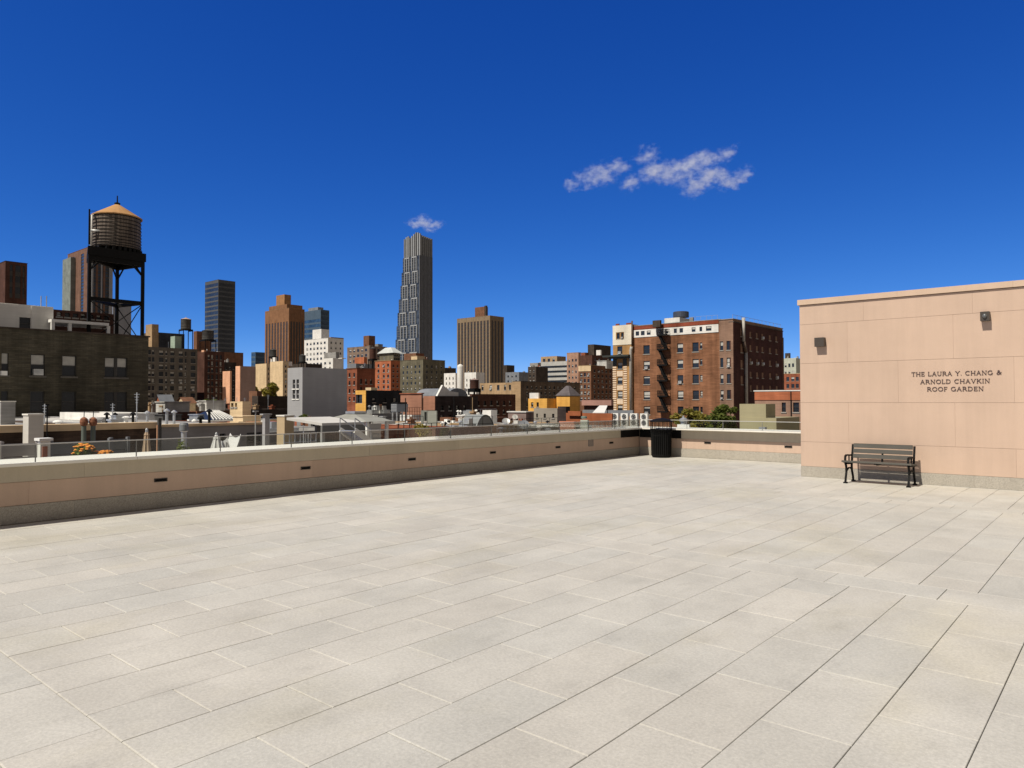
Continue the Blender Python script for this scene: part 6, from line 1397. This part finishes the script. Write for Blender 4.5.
q = MB(); q.lathe([(.16, z), (.16, z+.2), (.22, z+.22), (.22, z+.36), (.06, z+.45), (.05, z+.55)], 14, (p.x, p.y)); q.build('hood', STEEL, t)
# louvred cooler on the roofs
t = thing('cooling_unit', 'grey louvred cooling unit with slotted top in front of the yellow fronted building', 'cooling unit', tuple(at(391, 412, 64)[:2])+(-.6,))
a = at(385, 404, 64); c = at(396.8, 412, 64); q = MB(); x0, x1, y0, y1 = a.x, c.x, c.y, c.y+1.3; q.box(x0, y0, c.z, x1, y1, a.z); q.build('casing', BRK['bluegrey'], t)
for x in (x0+.1, x1-.1):
    q = MB(); q.box(x-.05, y0+.05, -.6, x+.05, y0+.15, c.z-.003); q.box(x-.05, y1-.15, -.6, x+.05, y1-.05, c.z-.003); q.build('leg', STEEL, t)
for k in range(6): q = MB(); u = x0+(x1-x0)*(k+.5)/6; q.box(u-.06, y0+.1, a.z+.003, u+.06, y1-.1, a.z+.16); q.build('slot', BLACK, t)
q = MB()
for k in range(5): q.box(x0+.05, y0-.03, c.z+.08+k*.13, x1-.05, y0-.004, c.z+.14+k*.13)
q.build('louvre', STEEL, t)

# four stacked twin-fan condensers
def condenser():
    t = thing('air_conditioner', 'leftmost white twin fan air conditioner in the row of four', 'air conditioner', (0, 0, 0), 'white twin fan air conditioners')
    w, h, d = .92, 1.42, .36
    q = MB(); q.box(-w/2, 0, .08, w/2, d, .08+h); q.local('casing', WHITE, t)
    q = MB(); q.box(-w/2+.05, .03, 0, -w/2+.15, d-.03, .078); q.box(w/2-.15, .03, 0, w/2-.05, d-.03, .078); q.local('foot', BLACK, t)
    for z in (.08+h*.27, .08+h*.74):
        q = MB(); n = 20; R0 = .29
        ring = [(R0*math.cos(2*math.pi*i/n), -.006, z+R0*math.sin(2*math.pi*i/n)) for i in range(n)]
        q.add(ring, [tuple(range(n))]); f_ = q.local('fan', plain('fan_black', (.02, .02, .022), .5), t)
        q = MB()
        for i in range(5):
            a = 2*math.pi*i/5; c, s = math.cos(a), math.sin(a); q.add([(c*.04, -.012, z+s*.04), (c*.25-s*.08, -.02, z+s*.25+c*.08), (c*.25+s*.08, -.010, z+s*.25-c*.08)], [(0, 1, 2)])
        q.local('blade', plain('blade_grey', (.25, .25, .25), .5), f_)
        q = MB()
        for rr_ in (.10, .20, .29):
            m = 20
            for i in range(m):
                a0, a1 = 2*math.pi*i/m, 2*math.pi*(i+1)/m; q.bar((rr_*math.cos(a0), -.03, z+rr_*math.sin(a0)), (rr_*math.cos(a1), -.03, z+rr_*math.sin(a1)), .012, .012)
        q.local('guard', STEEL, f_)
    return t
ac = condenser(); y0 = acroof.y0+.6
for i, (px, lb) in enumerate(((614.7, None), (624.2, 'second white twin fan air conditioner from the left in the row of four'), (633.6, 'third white twin fan air conditioner from the left in the row of four'), (643.8, 'rightmost white twin fan air conditioner, closest to the bin'))):
    o = ac if i == 0 else copy_tree(ac); p = ony(px, 427, y0); o.location = (p.x, y0, acroof.zr); o.scale = (1, 1, 1)
    if lb: o['label'] = lb
# white awning
t = thing('awning', 'white sloping awning in front of the maroon striped building', 'awning', tuple(at(600, 414, 74)[:2])+(at(600, 420, 74).z,))
a0, a1, b0, b1_ = at(592.5, 413.3, 70), at(604.5, 413.3, 70), at(599.5, 406, 74), at(607.5, 406, 74)
q = MB(); up = Vector((0, 0, .06)); q.add([a0, a1, b1_, b0, a0+up, a1+up, b1_+up, b0+up], [(3,2,1,0),(4,5,6,7),(0,1,5,4),(1,2,6,5),(2,3,7,6),(3,0,4,7)]); q.build('canvas', white_c, t)
for p in (a0, a1, b0, b1_): q = MB(); q.tube([(p.x, p.y, at(600, 422, 74).z), (p.x, p.y, p.z-.005)], .04, 5); q.build('post', BLACK, t)
# dishes and pipes between the railings
def dish(label, px, yt, X, zb, r=.26, m=STEEL):
    a = onx(px, yt, X); t = thing('satellite_dish', label, 'satellite dish', (a.x, a.y, zb), 'satellite dishes on the low roofs')
    q = MB(); q.tube([(a.x, a.y, zb), (a.x, a.y, a.z)], .03, 6); q.build('mast', BLACK, t)
    n, k = 16, 4; ax = Vector((.55, -.55, .6)).normalized(); u = ax.cross(Vector((0, 0, 1))).normalized(); v = u.cross(ax); q = MB(); pts = []
    for j in range(1, k+1):
        for i in range(n): an = 2*math.pi*i/n; rr_ = r*j/k; pts.append(a+(u*math.cos(an)+v*math.sin(an))*rr_+ax*(rr_*rr_*.5))
    fs = [tuple(range(n))]+[(j*n+i, j*n+(i+1) % n, (j+1)*n+(i+1) % n, (j+1)*n+i) for j in range(k-1) for i in range(n)]
    q.add(pts, fs); q.build('reflector', m, t)
    q = MB(); q.tube([a-v*r*.9, a+ax*r*.9], .015, 5); q.build('feed_arm', BLACK, t)
dish('grey satellite dish right of the arched tarp, nearest to it', 506, 421.5, -34, r3d.zr, .28)
dish('large grey satellite dish below the grey rendered house', 524, 425, -31, r1d.zr if 0 else r1e.zr, .36, BRK['bluegrey'])
dish('small white satellite dish in front of the pale low row house', 515, 417, -40, r3d.zr, .25, SILVER)
dish('small white satellite dish left of the arched tarp', 462, 421, -36, r3d.zr, .24, SILVER)
rb2 = random.Random(77)
for i, (px, yt, X, zb, lb) in enumerate(((447, 422.5, -38, -.5, 'white mushroom vent left of the orange brick hump'), (466, 425.5, -34, -.5, 'steel mushroom vent right below the dark long building'), (501, 427, -31, -.8, 'steel mushroom vent right of the arched tarp'), (539, 426, -32, -.9, 'white mushroom vent below the grey rendered house'),
                                       (548, 428, -29, -.9, 'steel mushroom vent left of the salmon box'), (344, 428, -31, 0, 'steel mushroom vent under the canopy edge'), (126, 416, -44, .3, 'round white vent on the silver roof left of the drain pipe'), (134, 415.5, -46, .3, 'white vent can on the silver roof near the olive brick building'), (58, 420, -40, .3, 'white box vent on the silver roof behind the mast'))):
    a = onx(px, yt, X); t = thing('mushroom_vent', lb, 'roof vent', (a.x, a.y, zb), 'mushroom vents on the low roofs'); r = .22; c = (a.x, a.y); m = WHITE if 'white' in lb else STEEL
    q = MB(); q.lathe([(r*.5, zb), (r*.5, a.z-.12)], 12, c); q.build('pipe', m, t); q = MB(); q.lathe([(r, a.z-.13), (r*1.05, a.z-.08), (r*.6, a.z-.02), (r*.1, a.z)], 14, c); q.build('hood', m, t)

# ------------------------------------------------------------------ clouds
def cloud(label, lobes, D, thick, dens, seed, scale):
    P = lambda px, py: ray(px, py)*D
    pts = [(P(x, y), rx*D/FPX, ry*D/FPX) for x, y, rx, ry in lobes]
    c = sum((p[0] for p in pts), Vector())/len(pts)
    L = max((p[0]-c).length+p[1]*1.3 for p in pts)
    q = MB(); hgt = max(abs((p[0]-c).z)+p[2]*1.6 for p in pts); th = thick*1.3
    rt = Vector((AR.x, AR.y, 0)).normalized(); fw = Vector((AF.x, AF.y, 0)).normalized()
    lo, hi = min((p[0]-c).dot(rt)-p[1]*1.35 for p in pts), max((p[0]-c).dot(rt)+p[1]*1.35 for p in pts)
    dlo, dhi = min((p[0]-c).dot(fw) for p in pts)-th, max((p[0]-c).dot(fw) for p in pts)+th
    C8 = [rt*x+fw*y+Vector((0, 0, z)) for z in (-hgt, hgt) for x, y in ((lo, dlo), (hi, dlo), (hi, dhi), (lo, dhi))]
    q.add(C8, [(3,2,1,0),(4,5,6,7),(0,1,5,4),(1,2,6,5),(2,3,7,6),(3,0,4,7)])
    m = bpy.data.materials.new('cloud_vapour'); m.use_nodes = True; nt = m.node_tree; nt.nodes.remove(nt.nodes['Principled BSDF'])
    v = objvec(nt); best = None
    wob = N(nt, 'ShaderNodeTexNoise'); wob.inputs['Scale'].default_value = scale*.8; wob.inputs['Detail'].default_value = 3; nt.links.new(v, wob.inputs['Vector'])
    ws = N(nt, 'ShaderNodeVectorMath', operation='SUBTRACT'); nt.links.new(wob.outputs['Color'], ws.inputs[0]); ws.inputs[1].default_value = (.5, .5, .5)
    wm = N(nt, 'ShaderNodeVectorMath', operation='SCALE'); nt.links.new(ws.outputs[0], wm.inputs[0]); wm.inputs['Scale'].default_value = .75/scale
    wa = N(nt, 'ShaderNodeVectorMath', operation='ADD'); nt.links.new(v, wa.inputs[0]); nt.links.new(wm.outputs[0], wa.inputs[1])
    ang = math.atan2(rt.y, rt.x)
    for p, rx, ry in pts:
        s = N(nt, 'ShaderNodeVectorMath', operation='SUBTRACT'); nt.links.new(wa.outputs[0], s.inputs[0]); s.inputs[1].default_value = p-c
        ro = N(nt, 'ShaderNodeVectorRotate', rotation_type='Z_AXIS'); ro.inputs['Angle'].default_value = -ang; nt.links.new(s.outputs[0], ro.inputs['Vector'])
        l = N(nt, 'ShaderNodeVectorMath', operation='LENGTH'); nt.links.new(vmul(nt, ro.outputs[0], (1/rx, 1/thick, 1/ry)), l.inputs[0])
        k = ramp(nt, l.outputs['Value'], 1, 0, 0, 1.35)
        best = k if best is None else math2(nt, 'MAXIMUM', best, k)
    nz = noise(nt, vmul(nt, v, (1, 1, 1.4)), scale*3.4, 7, .68)
    fac = ramp(nt, math2(nt, 'ADD', best, math2(nt, 'MULTIPLY', math2(nt, 'SUBTRACT', nz, .5), 3.6)), 0, 1, .40, 1.5)
    fac = math2(nt, 'MULTIPLY', fac, ramp(nt, best, 0, 1, 0, .3))
    pv = N(nt, 'ShaderNodeVolumeScatter'); pv.inputs['Color'].default_value = (.93, .965, 1, 1); pv.inputs['Anisotropy'].default_value = .0
    nt.links.new(math2(nt, 'MULTIPLY', fac, dens), pv.inputs['Density']); nt.links.new(pv.outputs[0], nt.nodes['Material Output'].inputs['Volume'])
    m.cycles.volume_step_rate = .25
    q.v = [tuple(Vector(p)+c+Vector((0, 0, EYE))) for p in q.v]
    o = q.build('cloud', m); 
    # keep the lobes centred on the object's own origin
    off = Vector(o['_org'])-(c+Vector((0, 0, EYE)))
    for n_ in nt.nodes:
        if n_.type == 'VECT_MATH' and n_.operation == 'SUBTRACT' and tuple(n_.inputs[1].default_value) != (.5, .5, .5): n_.inputs[1].default_value = Vector(n_.inputs[1].default_value)-off
    tag(o, label, 'cloud', 'small fair weather clouds')
cloud('ragged elongated white cloud above the brick apartment building, the larger one', [(569,187,7,4),(585,181,12,6),(601,177,17,10),(618,166,11,5),(629,186,9,6),(645,155,13,5),(653,173,17,9),(672,173,24,11),(690,166,18,9),(706,162,17,6),(725,152,9,5),(697,185,14,9),(712,178,20,9),(729,184,13,6),(741,175,10,5)], 2600, 80, .020, 1, .010)
cloud('small puff of white cloud just above the top of the tallest tower', [(414,226,9,4),(424,223,14,6.5),(435,224,9,4.5),(430,230,7,3)], 2600, 50, .026, 2, .014)
sc.cycles.volume_max_steps = 256
for o in list(bpy.data.objects):
    if '_org' in o.keys(): del o['_org']
